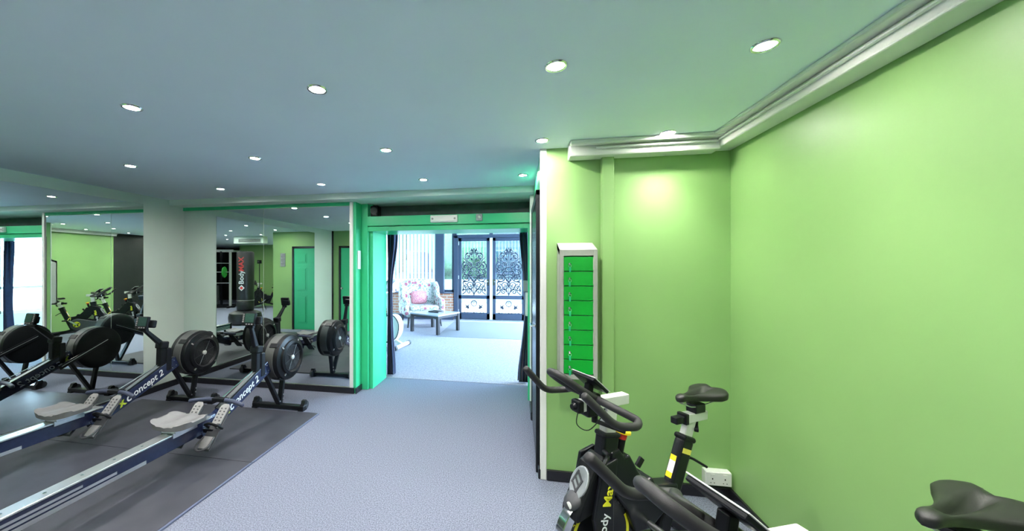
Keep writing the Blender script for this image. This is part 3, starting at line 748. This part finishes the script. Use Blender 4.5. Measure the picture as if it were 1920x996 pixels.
    MB().bar((.03, .025, .565), (.0, .025, .60), .014, .03, (0, 0, 1)).build('bottle_clip', 'black_plastic', t, bevel=.003)
    kn = MB().cyl((.125, 0, .60), (.098, 0, .700), .018, n=14).build('stop_stem', 'black_plastic', t, smooth=True)
    kd = V((-.02, 0, .095)).normalized()
    ks = V((.098, 0, .700))
    MB().cyl(ks - kd * .004, ks + kd * .022, .019, .022, n=20).build('stop_collar', 'red', kn, smooth=True)
    MB().tube([ks + kd * .022, ks + kd * .024, ks + kd * .034, ks + kd * .040], [.022, .035, .035, .028], 24).build('stop_rim', 'yellow', kn, smooth=True)
    MB().tube([ks + kd * .036, ks + kd * .042, ks + kd * .044], [.024, .024, .015], 20).build('stop_button', 'red', kn, smooth=True)
    # handlebar post, slider, bars
    xp = .185 - .0
    MB().bar(h1 - hd * .02, (xp - .012, 0, .875), .042, .062, (1, 0, 0)).build('bar_post', 'silver_paint', t, bevel=.006)
    MB().box(.075, .345, -.022, .022, .862, .908).build('bar_slider', 'silver_paint', t, bevel=.004)
    MB().box(.34, .372, -.027, .027, .858, .912).build('bar_slider_cap', 'black_plastic', t, bevel=.008)
    MB().cyl((.372, 0, .885), (.388, 0, .885), .016, .012, n=12).build('cap_knob', 'black_plastic', t, smooth=True)
    MB().box(.25, .325, -.032, .032, .835, .935).build('bar_clamp', 'black_plastic', t, bevel=.010)
    lv = MB(); lv.cyl((.26, 0, .84), (.26, 0, .80), .014, n=12); lv.tube(bend([(.26, 0, .805), (.24, .035, .80), (.17, .085, .775)], .02), .010, 8); lv.build('bar_lever', 'black_plastic', t, smooth=True)
    lv = MB(); lv.cyl((.235, .03, .675), (.245, .065, .672), .012, n=12); lv.tube(bend([(.245, .062, .672), (.275, .088, .68), (.325, .105, .645)], .02), .0085, 8); lv.build('post_lever', 'black_plastic', t, smooth=True)
    bars = MB()
    for s in (1, -1):
        p = [(.300, s * .030, .928), (.300, s * .135, .922), (.225, s * .205, .880), (.265, s * .232, .872), (.365, s * .222, .885), (.492, s * .198, 1.010)]
        bars.dtube(bend(p, .045, 6), .0158, 14)
    lo = [(.300, -.052, .925), (.40, -.056, .985), (.470, -.040, 1.035), (.482, 0, 1.045), (.470, .040, 1.035), (.40, .056, .985), (.300, .052, .925)]
    bars.tube(catmull(lo, 6), .0158, 14)
    bars.build('handlebar', 'foam', t, smooth='all')
    wr = MB(); wr.tube(catmull([(.37, .02, .87), (.385, .03, .82), (.33, .04, .79), (.25, .03, .83), (.22, .02, .86)], 6), .0022, 5); wr.build('cable', 'black_plastic', t)
    # tablet-like console
    co = empty('console', (.285, 0, .985)); co.parent = t; co.rotation_euler = (0, math.radians(-40), 0)
    MB().box(-.050, .055, -.070, .070, -.010, .004).build('console_case', 'black_plastic', co, bevel=.004)
    MB().box(-.053, .058, -.073, .073, .003, .007).build('console_rim', 'silver_paint', co, bevel=.003)
    MB().box(-.043, .048, -.062, .062, .0065, .0085).build('console_screen', 'screen', co)
    MB().bar((.300, 0, .92), (.290, 0, .978), .03, .03).build('console_stem', 'black_plastic', t, bevel=.004)
    # chain case on the right side, cranks, pedals
    cc = MB(); P = []
    for i in range(17): a = PI / 2 + PI * i / 16; P.append((-.03 + .115 * math.cos(a), .29 + .115 * math.sin(a)))
    for i in range(13): a = -PI / 2 + PI * i / 12; P.append((.26 + .060 * math.cos(a), .285 + .060 * math.sin(a)))
    cc.prism(P, 'y', -.122, -.082); cg = cc.build('chain_case', 'dark_grey', t, bevel=.010, seg=3)
    MB().cyl((-.03, -.121, .29), (-.03, -.126, .29), .058, n=28).build('case_emblem', 'letter_yellow', cg, smooth=True)
    for aa in (.4, 2.74, 4.0, 5.4): MB().bar((-.03 + .012 * math.cos(aa), -.127, .29 + .012 * math.sin(aa)), (-.03 + .05 * math.cos(aa), -.127, .29 + .05 * math.sin(aa)), .020, .003, (0, 1, 0)).build('emblem_mark', 'black_plastic', cg)
    MB().cyl((-.03, -.15, .29), (-.03, .13, .29), .016, n=14).build('crank_axle', 'steel', t, smooth=True)
    for s, aa in ((1, -.6), (-1, PI - .6)):
        e_ = V((-.03 + .165 * math.cos(aa), s * .135, .29 + .165 * math.sin(aa)))
        ck = MB().bar((-.03, s * .135, .29), e_, .016, .026).build('crank', 'steel', t, bevel=.004)
        MB().box(e_.x - .05, e_.x + .05, e_.y + s * .055 - .045, e_.y + s * .055 + .045, e_.z - .012, e_.z + .012).build('pedal', 'black_plastic', ck, bevel=.004)
        MB().tube(catmull([(e_.x + .045, e_.y + s * .012, e_.z + .005), (e_.x + .06, e_.y + s * .03, e_.z + .05), (e_.x + .06, e_.y + s * .08, e_.z + .05), (e_.x + .045, e_.y + s * .098, e_.z + .005)], 5), .006, 6).build('toe_cage', 'yellow_pale', ck, smooth=True)
    return t
def place_cycle(tc, ang, **k):
    """tc: ground point under the middle of the bar tips; ang: heading angle (deg) of +x"""
    a = math.radians(ang); x, y = tc[0] - .5 * math.cos(a), tc[1] - .5 * math.sin(a)
    return cycle((x, y, 0), a, **k)
place_cycle((.135, 1.60), 212.0, label='black indoor cycle beside the green key locker, in the alcove')
place_cycle((.247, .790), 202.3, label='black indoor cycle nearest the viewer, cut off by the frame', zs=.900)
# ------------------------------------------------------------------ lobby: double glazed door with scroll grilles
def spiral(c, r0, turns, a0, hand=1, n=26, r1=.12):
    P = []
    for i in range(n + 1):
        s = i / n; a = a0 + hand * 2 * PI * turns * s; r = r0 * ((1 - s) + r1 * s)
        P.append((c[0] + r * math.cos(a), 0, c[1] + r * math.sin(a)))
    return P
def glazed_door(name, x0, x1, handle_side):
    t = empty(name, (0, YD + .06, 0)); t['kind'] = 'structure'
    z0, z1, fw = .03, 2.30, .085
    b = MB(); b.box(x0, x0 + fw, -.03, .03, z0, z1); b.box(x1 - fw, x1, -.03, .03, z0, z1); b.box(x0, x1, -.03, .03, z0, z0 + .16); b.box(x0, x1, -.03, .03, z1 - .09, z1); b.box(x0, x1, -.03, .03, .60, .70)
    b.build('door_frame', 'frame_blue', t, bevel=.004)
    MB().box(x0 + fw, x1 - fw, .018, .024, z0 + .15, .61).build('pane', 'glass', t); MB().box(x0 + fw, x1 - fw, .018, .024, .69, z1 - .08).build('pane', 'glass', t)
    a, c = x0 + fw, x1 - fw; cx = (a + c) / 2; hw = (c - a) / 2
    for k in range(7):
        x = a + (k + 1) * (c - a) / 8; d = abs(x - cx) / hw
        MB().bar((x, -.012, 1.92 - .55 * d), (x, -.012, z1 - .09), .012, .012).build('grille_bar', 'white_gloss', t)
    g = MB(); r_ = .0135
    def both(P):
        for s in (1, -1): g.tube([(cx + s * (p[0]), -.012, p[2]) for p in P], r_, 5)
    for (px, pz, r0, tn, a0, hd) in ((.17, 1.78, .11, 1.5, PI, -1), (.24, 1.50, .12, 1.6, PI / 2, -1), (.10, 1.56, .085, 1.4, -PI / 2, 1), (.22, 1.20, .13, 1.7, PI, 1), (.10, 1.32, .08, 1.4, 0, -1),
                                     (.25, .92, .10, 1.6, PI / 2, 1), (.12, .98, .12, 1.5, -PI / 2, -1), (.08, 1.90, .07, 1.3, -PI / 2, -1), (.27, 1.36, .07, 1.3, -PI / 2, 1), (.14, .80, .075, 1.4, PI, -1)):
        both(spiral((px, pz), r0, tn, a0, hd))
    for P in ([(0, .72), (.07, .90), (.02, 1.10), (.16, 1.30), (.05, 1.50), (.19, 1.70), (.06, 1.88), (0, 2.02)], [(.33, .72), (.22, .84), (.31, 1.05), (.15, 1.12), (.30, 1.40), (.20, 1.62), (.30, 1.74)], [(.0, 1.22), (.17, 1.19), (.31, 1.24)], [(0, 1.5), (.10, 1.44), (.02, 1.36)]):
        both([tuple(p) for p in catmull([(q[0], 0, q[1]) for q in P], 6)])
    g.tube([(cx, -.012, .70), (cx, -.012, 1.95)], .009, 6)
    g.build('scroll_grille', 'iron', t, smooth='all')
    # leaves on the scrolls
    lf = MB()
    for (px, pz, an) in ((.06, 1.70, .9), (.16, 1.40, 2.2), (.27, 1.62, .3), (.05, 1.12, 1.2), (.28, 1.08, 2.6), (.12, .88, .6), (.06, 1.96, 1.3), (.20, 1.86, 2.3), (.31, .84, 1.6), (.13, 1.24, .2)):
        for s in (1, -1):
            q = V((cx + s * px, -.014, pz)); dd = V((s * math.cos(an), 0, math.sin(an))); nn = V((-dd.z, 0, dd.x))
            pp = [q - dd * .045, q + nn * .026, q + dd * .060, q - nn * .026]
            lf.rings([[p_ + V((0, -.004, 0)) for p_ in pp], [p_ + V((0, .004, 0)) for p_ in pp]])
    lf.build('scroll_leaves', 'iron', t)
    # kick panel: ring with birds and little scrolls
    b = MB(); b.tube([(cx + .075 * math.cos(2 * PI * i / 28), -.012, .47 + .075 * math.sin(2 * PI * i / 28)) for i in range(28)], .013, 6, closed=True)
    b.tube([(cx + .02 * math.cos(aa), -.012, .47 + .045 * math.sin(aa)) for aa in [i * PI / 8 for i in range(14)]], .007, 5); b.tube([(cx, -.012, .19), (cx, -.012, .40)], .008, 5)
    for s in (1, -1):
        for c_ in ((.07, .27), (.16, .26), (.25, .27)): b.tube([(cx + s * p_[0], -.012, p_[2]) for p_ in spiral(c_, .05, 1.4, -PI / 2, 1)], .007, 5)
        b.tube([(cx + s * p_[0], -.012, p_[1]) for p_ in ((0, .215), (.12, .205), (.30, .215))], .007, 5)
    b.build('kick_scrolls', 'iron', t, smooth='all')
    for s in (1, -1):
        P = [(.13, .33), (.15, .40), (.12, .45), (.16, .43), (.19, .40), (.27, .46), (.22, .385), (.25, .35), (.20, .34), (.17, .31)]
        MB().prism([(cx + s * p_[0], p_[1]) for p_ in P], 'y', -.018, -.008).build('bird_ornament', 'iron', t)
    MB().box(a, c, -.010, -.002, .19, .215).build('kick_rail', 'frame_blue', t)
    xh = x1 - .04 if handle_side > 0 else x0 + .04
    b = MB(); b.box(xh - .018, xh + .018, -.04, -.03, .98, 1.14); b.tube(bend([(xh, -.03, 1.08), (xh, -.08, 1.08), (xh - handle_side * .11, -.08, 1.08)], .02), .009, 8); b.build('handle', 'chrome', t, smooth=True)
    for zz in (.25, 1.2, 2.15):
        xx = x0 + .008 if handle_side > 0 else x1 - .008
        MB().cyl((xx, -.035, zz - .05), (xx, -.035, zz + .05), .012, n=10).build('hinge', 'steel', t)
    return t
glazed_door('door_2', -1.66, -.78, 1)
glazed_door('door_3', -.70, .18, -1)
b = MB(); b.box(-1.78, -1.67, YD - .02, YD + .14, 0, 2.36); b.box(.19, .36, YD - .02, YD + .14, 0, 2.36); b.box(-1.78, .36, YD - .02, YD + .14, 2.30, 2.37); struct('trim_15', b, 'frame_blue', bevel=.004)
struct('trim_16', MB().box(-.778, -.702, YD + .02, YD + .10, .0, 2.30), 'white_gloss')
struct('trim_17', MB().box(-1.78, .36, YD - .06, YD + .12, 0.004, .03), 'steel')
struct('trim_18', MB().box(-2.30, -2.06, YD - .10, YD + .05, .775, 2.6), 'frame_blue', bevel=.004)

# vertical blind
t = empty('vertical_blind', (-3.10, YD - .10, 0), 0, 'pale vertical slat blind across the lobby window behind the armchair', 'blind')
MB().box(-1.0, .80, -.03, .03, 2.52, 2.57).build('head_rail', 'white_plastic', t, bevel=.004)
for k in range(17):
    x = -.95 + k * .107
    s_ = MB(); s_.hexa([V((x + dx * math.cos(.95) - dy * math.sin(.95), dx * math.sin(.95) + dy * math.cos(.95), z)) for z in (.80, 2.52) for dx, dy in ((-.040, -.001), (.040, -.001), (.040, .001), (-.040, .001))])
    s_.build('slat', 'blind', t)
# coarse mat by the door
tag(MB().box(-1.72, .25, 7.56, 9.72, .004, .009).build('entrance_mat', 'door_mat', bevel=.003), 'large grey entrance mat in front of the glass doors', 'mat')

# curtains
def curtain(loc, side, prof, label):
    """prof: list of (z, x_left, x_right)"""
    t = empty('curtain', loc, 0, label, 'curtain', 'navy curtains either side of the doorway')
    n = 60; mz = 40; b = MB(); rows = []
    for j in range(mz + 1):
        z = prof[0][0] + (prof[-1][0] - prof[0][0]) * j / mz
        for (za, la, ra), (zb, lb, rb) in zip(prof, prof[1:]):
            if za >= z >= zb: f = (za - z) / (za - zb); f = f * f * (3 - 2 * f); l, r = la + (lb - la) * f, ra + (rb - ra) * f
        rows.append((z, l, r))
    rings = []
    for z, l, r in rows:
        ring = []
        for sgn in (1, -1):
            for i in (range(n + 1) if sgn > 0 else range(n, -1, -1)):
                u = i / n; ring.append(V((l + (r - l) * u + .006 * math.sin(u * 37 + z * 2), .045 * math.sin(u * 2 * PI * 4.5 + .4 * math.sin(z * 2.2)) + sgn * .004, z)))
        rings.append(ring)
    b.rings(rings); b.build('cloth', 'navy_cloth', t, smooth='all')
    return t
c = curtain((0, 4.745, 0), -1, [(1.94, -1.76, -1.635), (1.2, -1.76, -1.71), (.9, -1.76, -1.70), (.03, -1.77, -1.655)], 'dark navy curtain at the left side of the doorway')
MB().tube([(-1.80, 4.745, 1.955), (-1.56, 4.745, 1.955)], .010, 8).build('curtain_rail', 'frame_blue', c).matrix_parent_inverse = Matrix.Translation((0, -4.745, 0))
c = curtain((0, 4.745, 0), 1, [(1.94, .02, .13), (1.25, .065, .13), (.95, .075, .13), (.03, -.01, .15)], 'dark navy curtain at the right side of the doorway')
MB().tube([(-.05, 4.745, 1.955), (.17, 4.745, 1.955)], .010, 8).build('curtain_rail', 'frame_blue', c).matrix_parent_inverse = Matrix.Translation((0, -4.745, 0))

# ------------------------------------------------------------------ wing armchair
t = empty('armchair', (-2.45, 9.02, .004), math.radians(30), 'floral wing-back armchair with red cushion under the lobby window', 'armchair')
def soft(x0, x1, y0, y1, z0, z1, name, m='floral', bev=.05, parent=None, rx=0):
    o = MB().box(x0, x1, y0, y1, z0, z1).build(name, m, parent or t, smooth='all', bevel=bev, seg=4); return o
soft(-.46, .46, -.38, .36, .26, .42, 'seat_base', bev=.03)
soft(-.36, .36, -.40, .25, .40, .52, 'seat_cushion', bev=.05)
b = MB(); P = [(-.42, .40), (.42, .40), (.47, .75), (.46, 1.02), (.40, 1.12), (.2, 1.17), (-.2, 1.17), (-.40, 1.12), (-.46, 1.02), (-.47, .75)]
b.rings([[V((x, .22 + (z - .4) * .12, z)) for x, z in P], [V((x, .40 + (z - .4) * .14, z)) for x, z in P]]); b.build('backrest', 'floral', t, smooth='all', bevel=.05, seg=4)
for s in (1, -1):
    b = MB(); P = [(.34, .42), (.38, 1.08), (.26, 1.10), (.10, .98), (.02, .72), (-.36, .68), (-.40, .60), (-.38, .30), (.34, .30)]
    b.prism(P, 'x', s * .40, s * .52); b.build('wing_arm', 'floral', t, smooth='all', bevel=.035, seg=4)
    for yy in (-.33, .33): MB().tube([(s * .40, yy, .27), (s * .41, yy + (.02 if yy > 0 else 0), .12), (s * .43, yy + (.07 if yy > 0 else -.02), 0)], [.030, .024, .017], 10).build('leg', 'dark_wood', t, smooth=True)
b = MB().plate(10, 10, lambda u, v: V((u * .21, -.02 - .09 * (1 - u * u) * (1 - v * v) + .0, .66 + v * .17)), lambda u, v: V((u * .21, .02 + .06 * (1 - u * u) * (1 - v * v), .66 + v * .17)), 5)
cu = b.build('throw_cushion', 'cushion', None, smooth='all'); tag(cu, 'square red patterned cushion on the floral armchair', 'cushion'); cu.location = (-2.505, 9.115, .045); cu.rotation_euler = (math.radians(-12), 0, math.radians(30))

# ------------------------------------------------------------------ coffee table with a book
t = empty('coffee_table', (-1.90, 8.22, .009), math.radians(-27), 'low dark-legged coffee table beside the armchair', 'table')
MB().box(-.42, .42, -.40, .40, .40, .43).build('table_top', 'table_top', t, bevel=.004)
MB().box(-.40, .40, -.38, .38, .345, .40).build('apron', 'dark_wood', t, bevel=.003)
for sx in (-1, 1):
    for sy in (-1, 1): MB().box(sx * .385 - .032, sx * .385 + .032, sy * .365 - .032, sy * .365 + .032, 0, .40).build('leg', 'dark_wood', t, bevel=.003)
t2 = empty('magazine_tray', (-1.88, 8.22, .440), math.radians(-27), 'flat dark tray lying on the coffee table', 'tray')
MB().box(-.15, .15, -.10, .10, 0, .012).build('tray_base', 'dark_wood', t2, bevel=.003)
b = MB(); b.box(-.15, .15, -.10, -.09, .01, .03); b.box(-.15, .15, .09, .10, .01, .03); b.box(-.15, -.14, -.09, .09, .01, .03); b.box(.14, .15, -.09, .09, .01, .03); b.build('tray_rim', 'dark_wood', t2)

# ------------------------------------------------------------------ white upright exercise bike behind the left curtain
t = empty('upright_bike', (-2.50, 6.45, .004), math.radians(-8), 'white upright exercise bike half hidden behind the left curtain', 'exercise bike')
b = MB(); P = [tuple(p.xz) for p in catmull([(-.30, 0, .12), (-.05, 0, .08), (.22, 0, .10), (.36, 0, .25), (.38, 0, .45), (.28, 0, .60), (.10, 0, .58), (-.10, 0, .46), (-.28, 0, .30)], 5, closed=True)]
b.prism(P, 'y', -.10, .10); b.build('body_shell', 'white_plastic', t, smooth=True, bevel=.02, seg=3)
b = MB(); b.tube(catmull([(.12, -.105, .10), (.33, -.105, .20), (.385, -.105, .44), (.27, -.105, .60), (.12, -.105, .585)], 6), .010, 8); b.build('shell_trim', 'dark_grey', t, smooth='all')
MB().bar((.16, 0, .55), (.10, 0, 1.08), .07, .09, (1, 0, 0)).build('mast', 'white_plastic', t, bevel=.02)
MB().bar((.02, 0, 1.07), (.20, 0, 1.25), .26, .05, (-1, 0, 1)).build('console', 'grey_plastic', t, bevel=.015)
for s in (1, -1): MB().dtube(bend([(.12, s * .02, 1.02), (.16, s * .22, 1.02), (-.05, s * .24, 1.05), (-.18, s * .22, 1.12)], .06), .018, 10).build('handlebar', 'white_plastic', t, smooth='all')
MB().bar((-.16, 0, .35), (-.27, 0, .78), .05, .06, (1, 0, 0)).build('seat_post', 'steel', t)
m_ = MB(); saddle_mesh(m_); q = m_.build('saddle', 'saddle', t, smooth='all'); q.location = (-.29, 0, .82)
for x in (.40, -.38):
    f = MB().cyl((x, -.26, .045), (x, .26, .045), .036, n=14).build('foot_bar', 'white_plastic', t, smooth=True)
    for s in (1, -1): MB().cyl((x, s * .25, .045), (x, s * .31, .045), .044, n=14).build('end_cap', 'dark_grey', f, smooth=True)
MB().bar((-.38, 0, .06), (-.2, 0, .15), .06, .05).build('rear_strut', 'white_plastic', t); MB().bar((.40, 0, .06), (.25, 0, .14), .06, .05).build('front_strut', 'white_plastic', t)

# ------------------------------------------------------------------ green panelled door behind the camera (mirror)
t = empty('door_4', (-3.67, .154, 0)); t['kind'] = 'structure'
MB().box(-.385, .385, -.03, .015, .01, 1.93).build('door_leaf', 'emerald', t, bevel=.003)
for (xa, xb, za, zb) in ((-.30, -.05, 1.58, 1.82), (.05, .30, 1.58, 1.82), (-.30, -.05, .92, 1.48), (.05, .30, .92, 1.48), (-.30, -.05, .14, .82), (.05, .30, .14, .82)):
    pn = MB(); pn.box(xa, xb, .014, .020, za, zb); pn.box(xa + .035, xb - .035, .018, .028, za + .035, zb - .035); pn.build('panel', 'emerald', t, bevel=.006)
b = MB(); b.box(-.435, -.39, 0, .03, 0, 1.98); b.box(.39, .435, 0, .03, 0, 1.98); b.box(-.435, .435, 0, .03, 1.935, 1.98); b.build('door_frame', 'base_black', t, bevel=.003)
b = MB(); b.cyl((-.34, .015, 1.0), (-.34, .05, 1.0), .012, n=10); b.lathe([(.012, .045), (.026, .055), (.026, .07), (.0, .08)], (-.34, 0, 1.0), 'y', 16); b.build('knob', 'chrome', t, smooth=True)
t = empty('wall_notice', (-2.98, .156, 1.50), 0, 'small grey notice on the green wall beside the panelled door, seen in the mirror', 'sign')
MB().box(-.065, .065, 0, .012, 0, .32).build('board', 'sign_grey', t, bevel=.003)
b = MB()
for k in range(9): b.box(-.05, .03 + .02 * math.sin(k * 2.1), .0115, .0128, .035 + k * .030, .044 + k * .030)
b.build('text_lines', 'dark_grey', t)

# ------------------------------------------------------------------ free-standing punch bag (mirror)
t = empty('punch_bag', (-1.50, -.38, 0), math.radians(13), 'black free-standing punch bag with round base, seen in the mirror', 'punch bag')
MB().lathe([(.33, 0), (.385, .04), (.395, .18), (.37, .29), (.26, .345), (.12, .355), (0, .355)], n=40).build('base', 'vinyl_black', t, smooth=True)
MB().lathe([(.10, .35), (.19, .36), (.205, .39), (.205, .58), (.195, .60), (.0, .60)], n=36).build('collar', 'vinyl_black', t, smooth=True)
bag = MB().lathe([(.19, .60), (.203, .615), (.206, 1.85), (.195, 1.885), (.15, 1.90), (0, 1.90)], n=40).build('bag', 'vinyl_black', t, smooth=True)
MB().tube([(.207 * math.cos(2 * PI * i / 36), .207 * math.sin(2 * PI * i / 36), .62) for i in range(36)], .006, 6, closed=True).build('seam', 'grey_plastic', bag, smooth=True)
for s_, (aa) in ((0, math.radians(92)),):
    nn = V((math.cos(aa), math.sin(aa), 0)); up_ = V((0, 0, 1)); rt_ = up_.cross(nn)
    text_obj('lettering', 'Body', .17, 'letter_white', bag, nn * .212 + up_ * 1.22, up_, -rt_, depth=.012, bold=.002)
    text_obj('lettering', 'MAX', .17, 'letter_red', bag, nn * .212 + up_ * 1.56, up_, -rt_, depth=.012, bold=.003)
    q = nn * .211 + up_ * .95
    for sc_, mm in ((1, 'letter_white'), (.62, 'letter_red')):
        pp = [q + up_ * .075 * sc_, q + rt_ * .075 * sc_, q - up_ * .075 * sc_, q - rt_ * .075 * sc_]
        MB().rings([[p_ + nn * (-.006) for p_ in pp], [p_ + nn * (.003 + .003 * (sc_ < 1)) for p_ in pp]]).build('logo_diamond', mm, bag)

# ------------------------------------------------------------------ air conditioner under the ceiling (mirror)
t = empty('air_conditioner', (-1.30, -.80, 2.13), 0, 'beige air conditioning unit under the ceiling, seen in the mirror', 'air conditioner')
MB().box(-.45, .45, -.12, .10, 0, .20).build('casing', 'offwhite', t, bevel=.02, seg=3)
for k in range(4): MB().bar((-.40, .105, .04 + k * .022), (.28, .105, .04 + k * .022), .006, .014, (0, 1, .6)).build('louvre', 'dark_grey', t)

# ------------------------------------------------------------------ more machines behind the camera (mirror)
cyc = cycle((.55, -3.75, 0), math.radians(35), label='dark indoor cycle against the far green wall, seen in the mirror', group='machines seen only in the mirror', text=False)
t = empty('tripod_stand', (.08, -2.9, 0), 0, 'thin black stand with a small box on top, seen in the mirror', 'stand', 'machines seen only in the mirror')
MB().cyl((0, 0, .45), (0, 0, 1.62), .013, n=10).build('pole', 'black_metal', t, smooth=True)
for k in range(3): a = k * 2.094 + .5; MB().cyl((0, 0, .75), (.32 * math.cos(a), .32 * math.sin(a), .01), .010, n=8).build('leg', 'black_metal', t, smooth=True)
MB().box(-.06, .06, -.04, .04, 1.60, 1.72).build('head_box', 'black_plastic', t, bevel=.008)
MB().cyl((0, .04, 1.66), (0, .07, 1.66), .03, n=16).build('lens', 'dark_grey', t, smooth=True)
t = empty('power_rack', (2.5, -3.7, 0), math.radians(20), 'steel cable machine in the dark bay, seen in the mirror', 'gym machine', 'machines seen only in the mirror')
for sx in (-.6, 0, .6):
    for sy in (-.35, .35): MB().box(sx - .035, sx + .035, sy - .035, sy + .035, .05, 2.1).build('upright', 'silver_paint' if sy > 0 else 'black_metal', t, bevel=.004)
for sy in (-.35, .35):
    MB().box(-.7, .7, sy - .03, sy + .03, 2.05, 2.12).build('top_beam', 'silver_paint', t, bevel=.004); MB().box(-.75, .75, sy - .04, sy + .04, 0, .06).build('base_beam', 'black_metal', t, bevel=.004)
for sx in (-.6, .6): MB().box(sx - .03, sx + .03, -.35, .35, 2.05, 2.11).build('cross_beam', 'silver_paint', t); MB().box(sx - .03, sx + .03, -.45, .6, 0, .05).build('side_foot', 'black_metal', t)
for k in range(14): MB().box(-.20, .20, .28, .38, .12 + k * .05, .162 + k * .05).build('weight_plate', 'dark_grey', t, bevel=.003)
for z in (.9, 1.3, 1.62): MB().cyl((-.62, .42, z), (.62, .42, z), .016, n=10).build('crossbar', 'steel', t, smooth=True)
MB().cyl((0, .33, .8), (0, .33, 2.05), .005, n=6).build('cable', 'steel', t)
for sx in (-.45, .45): MB().lathe([(.0, -.02), (.19, -.02), (.2, 0), (.19, .02), (0, .02)], (sx, .47, 1.3), 'x', 28).build('disc', 'rack_green', t, smooth=True)

# ------------------------------------------------------------------ outdoors: trees and a wall across the forecourt
struct('wall_outside', MB().box(-14, 12, 15.0, 15.3, -.02, .95), 'render_wall')
def blob_tree(loc, h, r, label):
    t = empty('street_tree', loc, 0, label, 'tree', 'trees outside the glass doors')
    MB().tube([(0, 0, 0), (.05, .02, h * .3), (0, 0, h * .55)], [.16, .12, .08], 10).build('trunk', 'dark_wood', t, smooth=True)
    b = MB(); bmesh.ops.create_icosphere(b.bm, subdivisions=4, radius=1)
    ph = [random.uniform(0, 6) for _ in range(6)]
    for v in b.bm.verts:
        c = v.co.normalized()
        k = 1 + .16 * math.sin(5 * c.x + ph[0]) * math.sin(4 * c.z + ph[1]) + .12 * math.sin(9 * c.y + ph[2] + 3 * c.z) + .07 * math.sin(17 * c.x + ph[3]) * math.sin(15 * c.z + ph[4])
        v.co = V((c.x * r * k, c.y * r * .8 * k, h * .58 + c.z * h * .46 * k))
    b.build('crown', 'hedge', t, smooth='all')
for (x, y, h, r, nm) in ((-7.6, 19.0, 6.0, 1.7, 'leftmost broad tree outside beyond the blind'), (-3.0, 18.6, 6.6, 1.8, 'tall tree outside beyond the narrow window'), (1.7, 18.8, 7.0, 1.8, 'tall tree outside seen through the glass doors'), (6.4, 19.0, 6.0, 1.7, 'tree outside to the right beyond the doorway')):
    blob_tree((x, y, -.02), h, r, nm)

t = empty('office_building', (-1, 26, -.02), 0, 'large dark building across the forecourt beyond the glass doors', 'building')
MB().box(-17, 17, 0, 6, 0, 9.5).build('facade', 'slate', t)
for r in range(3):
    for k in range(11):
        x = -15 + k * 3.0; z = 1.0 + r * 3.0
        f = MB().box(x - .95, x + .95, -.06, 0, z, z + 1.7).build('window', 'frame_blue', t, bevel=.02)
        MB().box(x - .85, x + .85, -.08, -.055, z + .1, z + 1.6).build('pane', 'dark_pane', f)
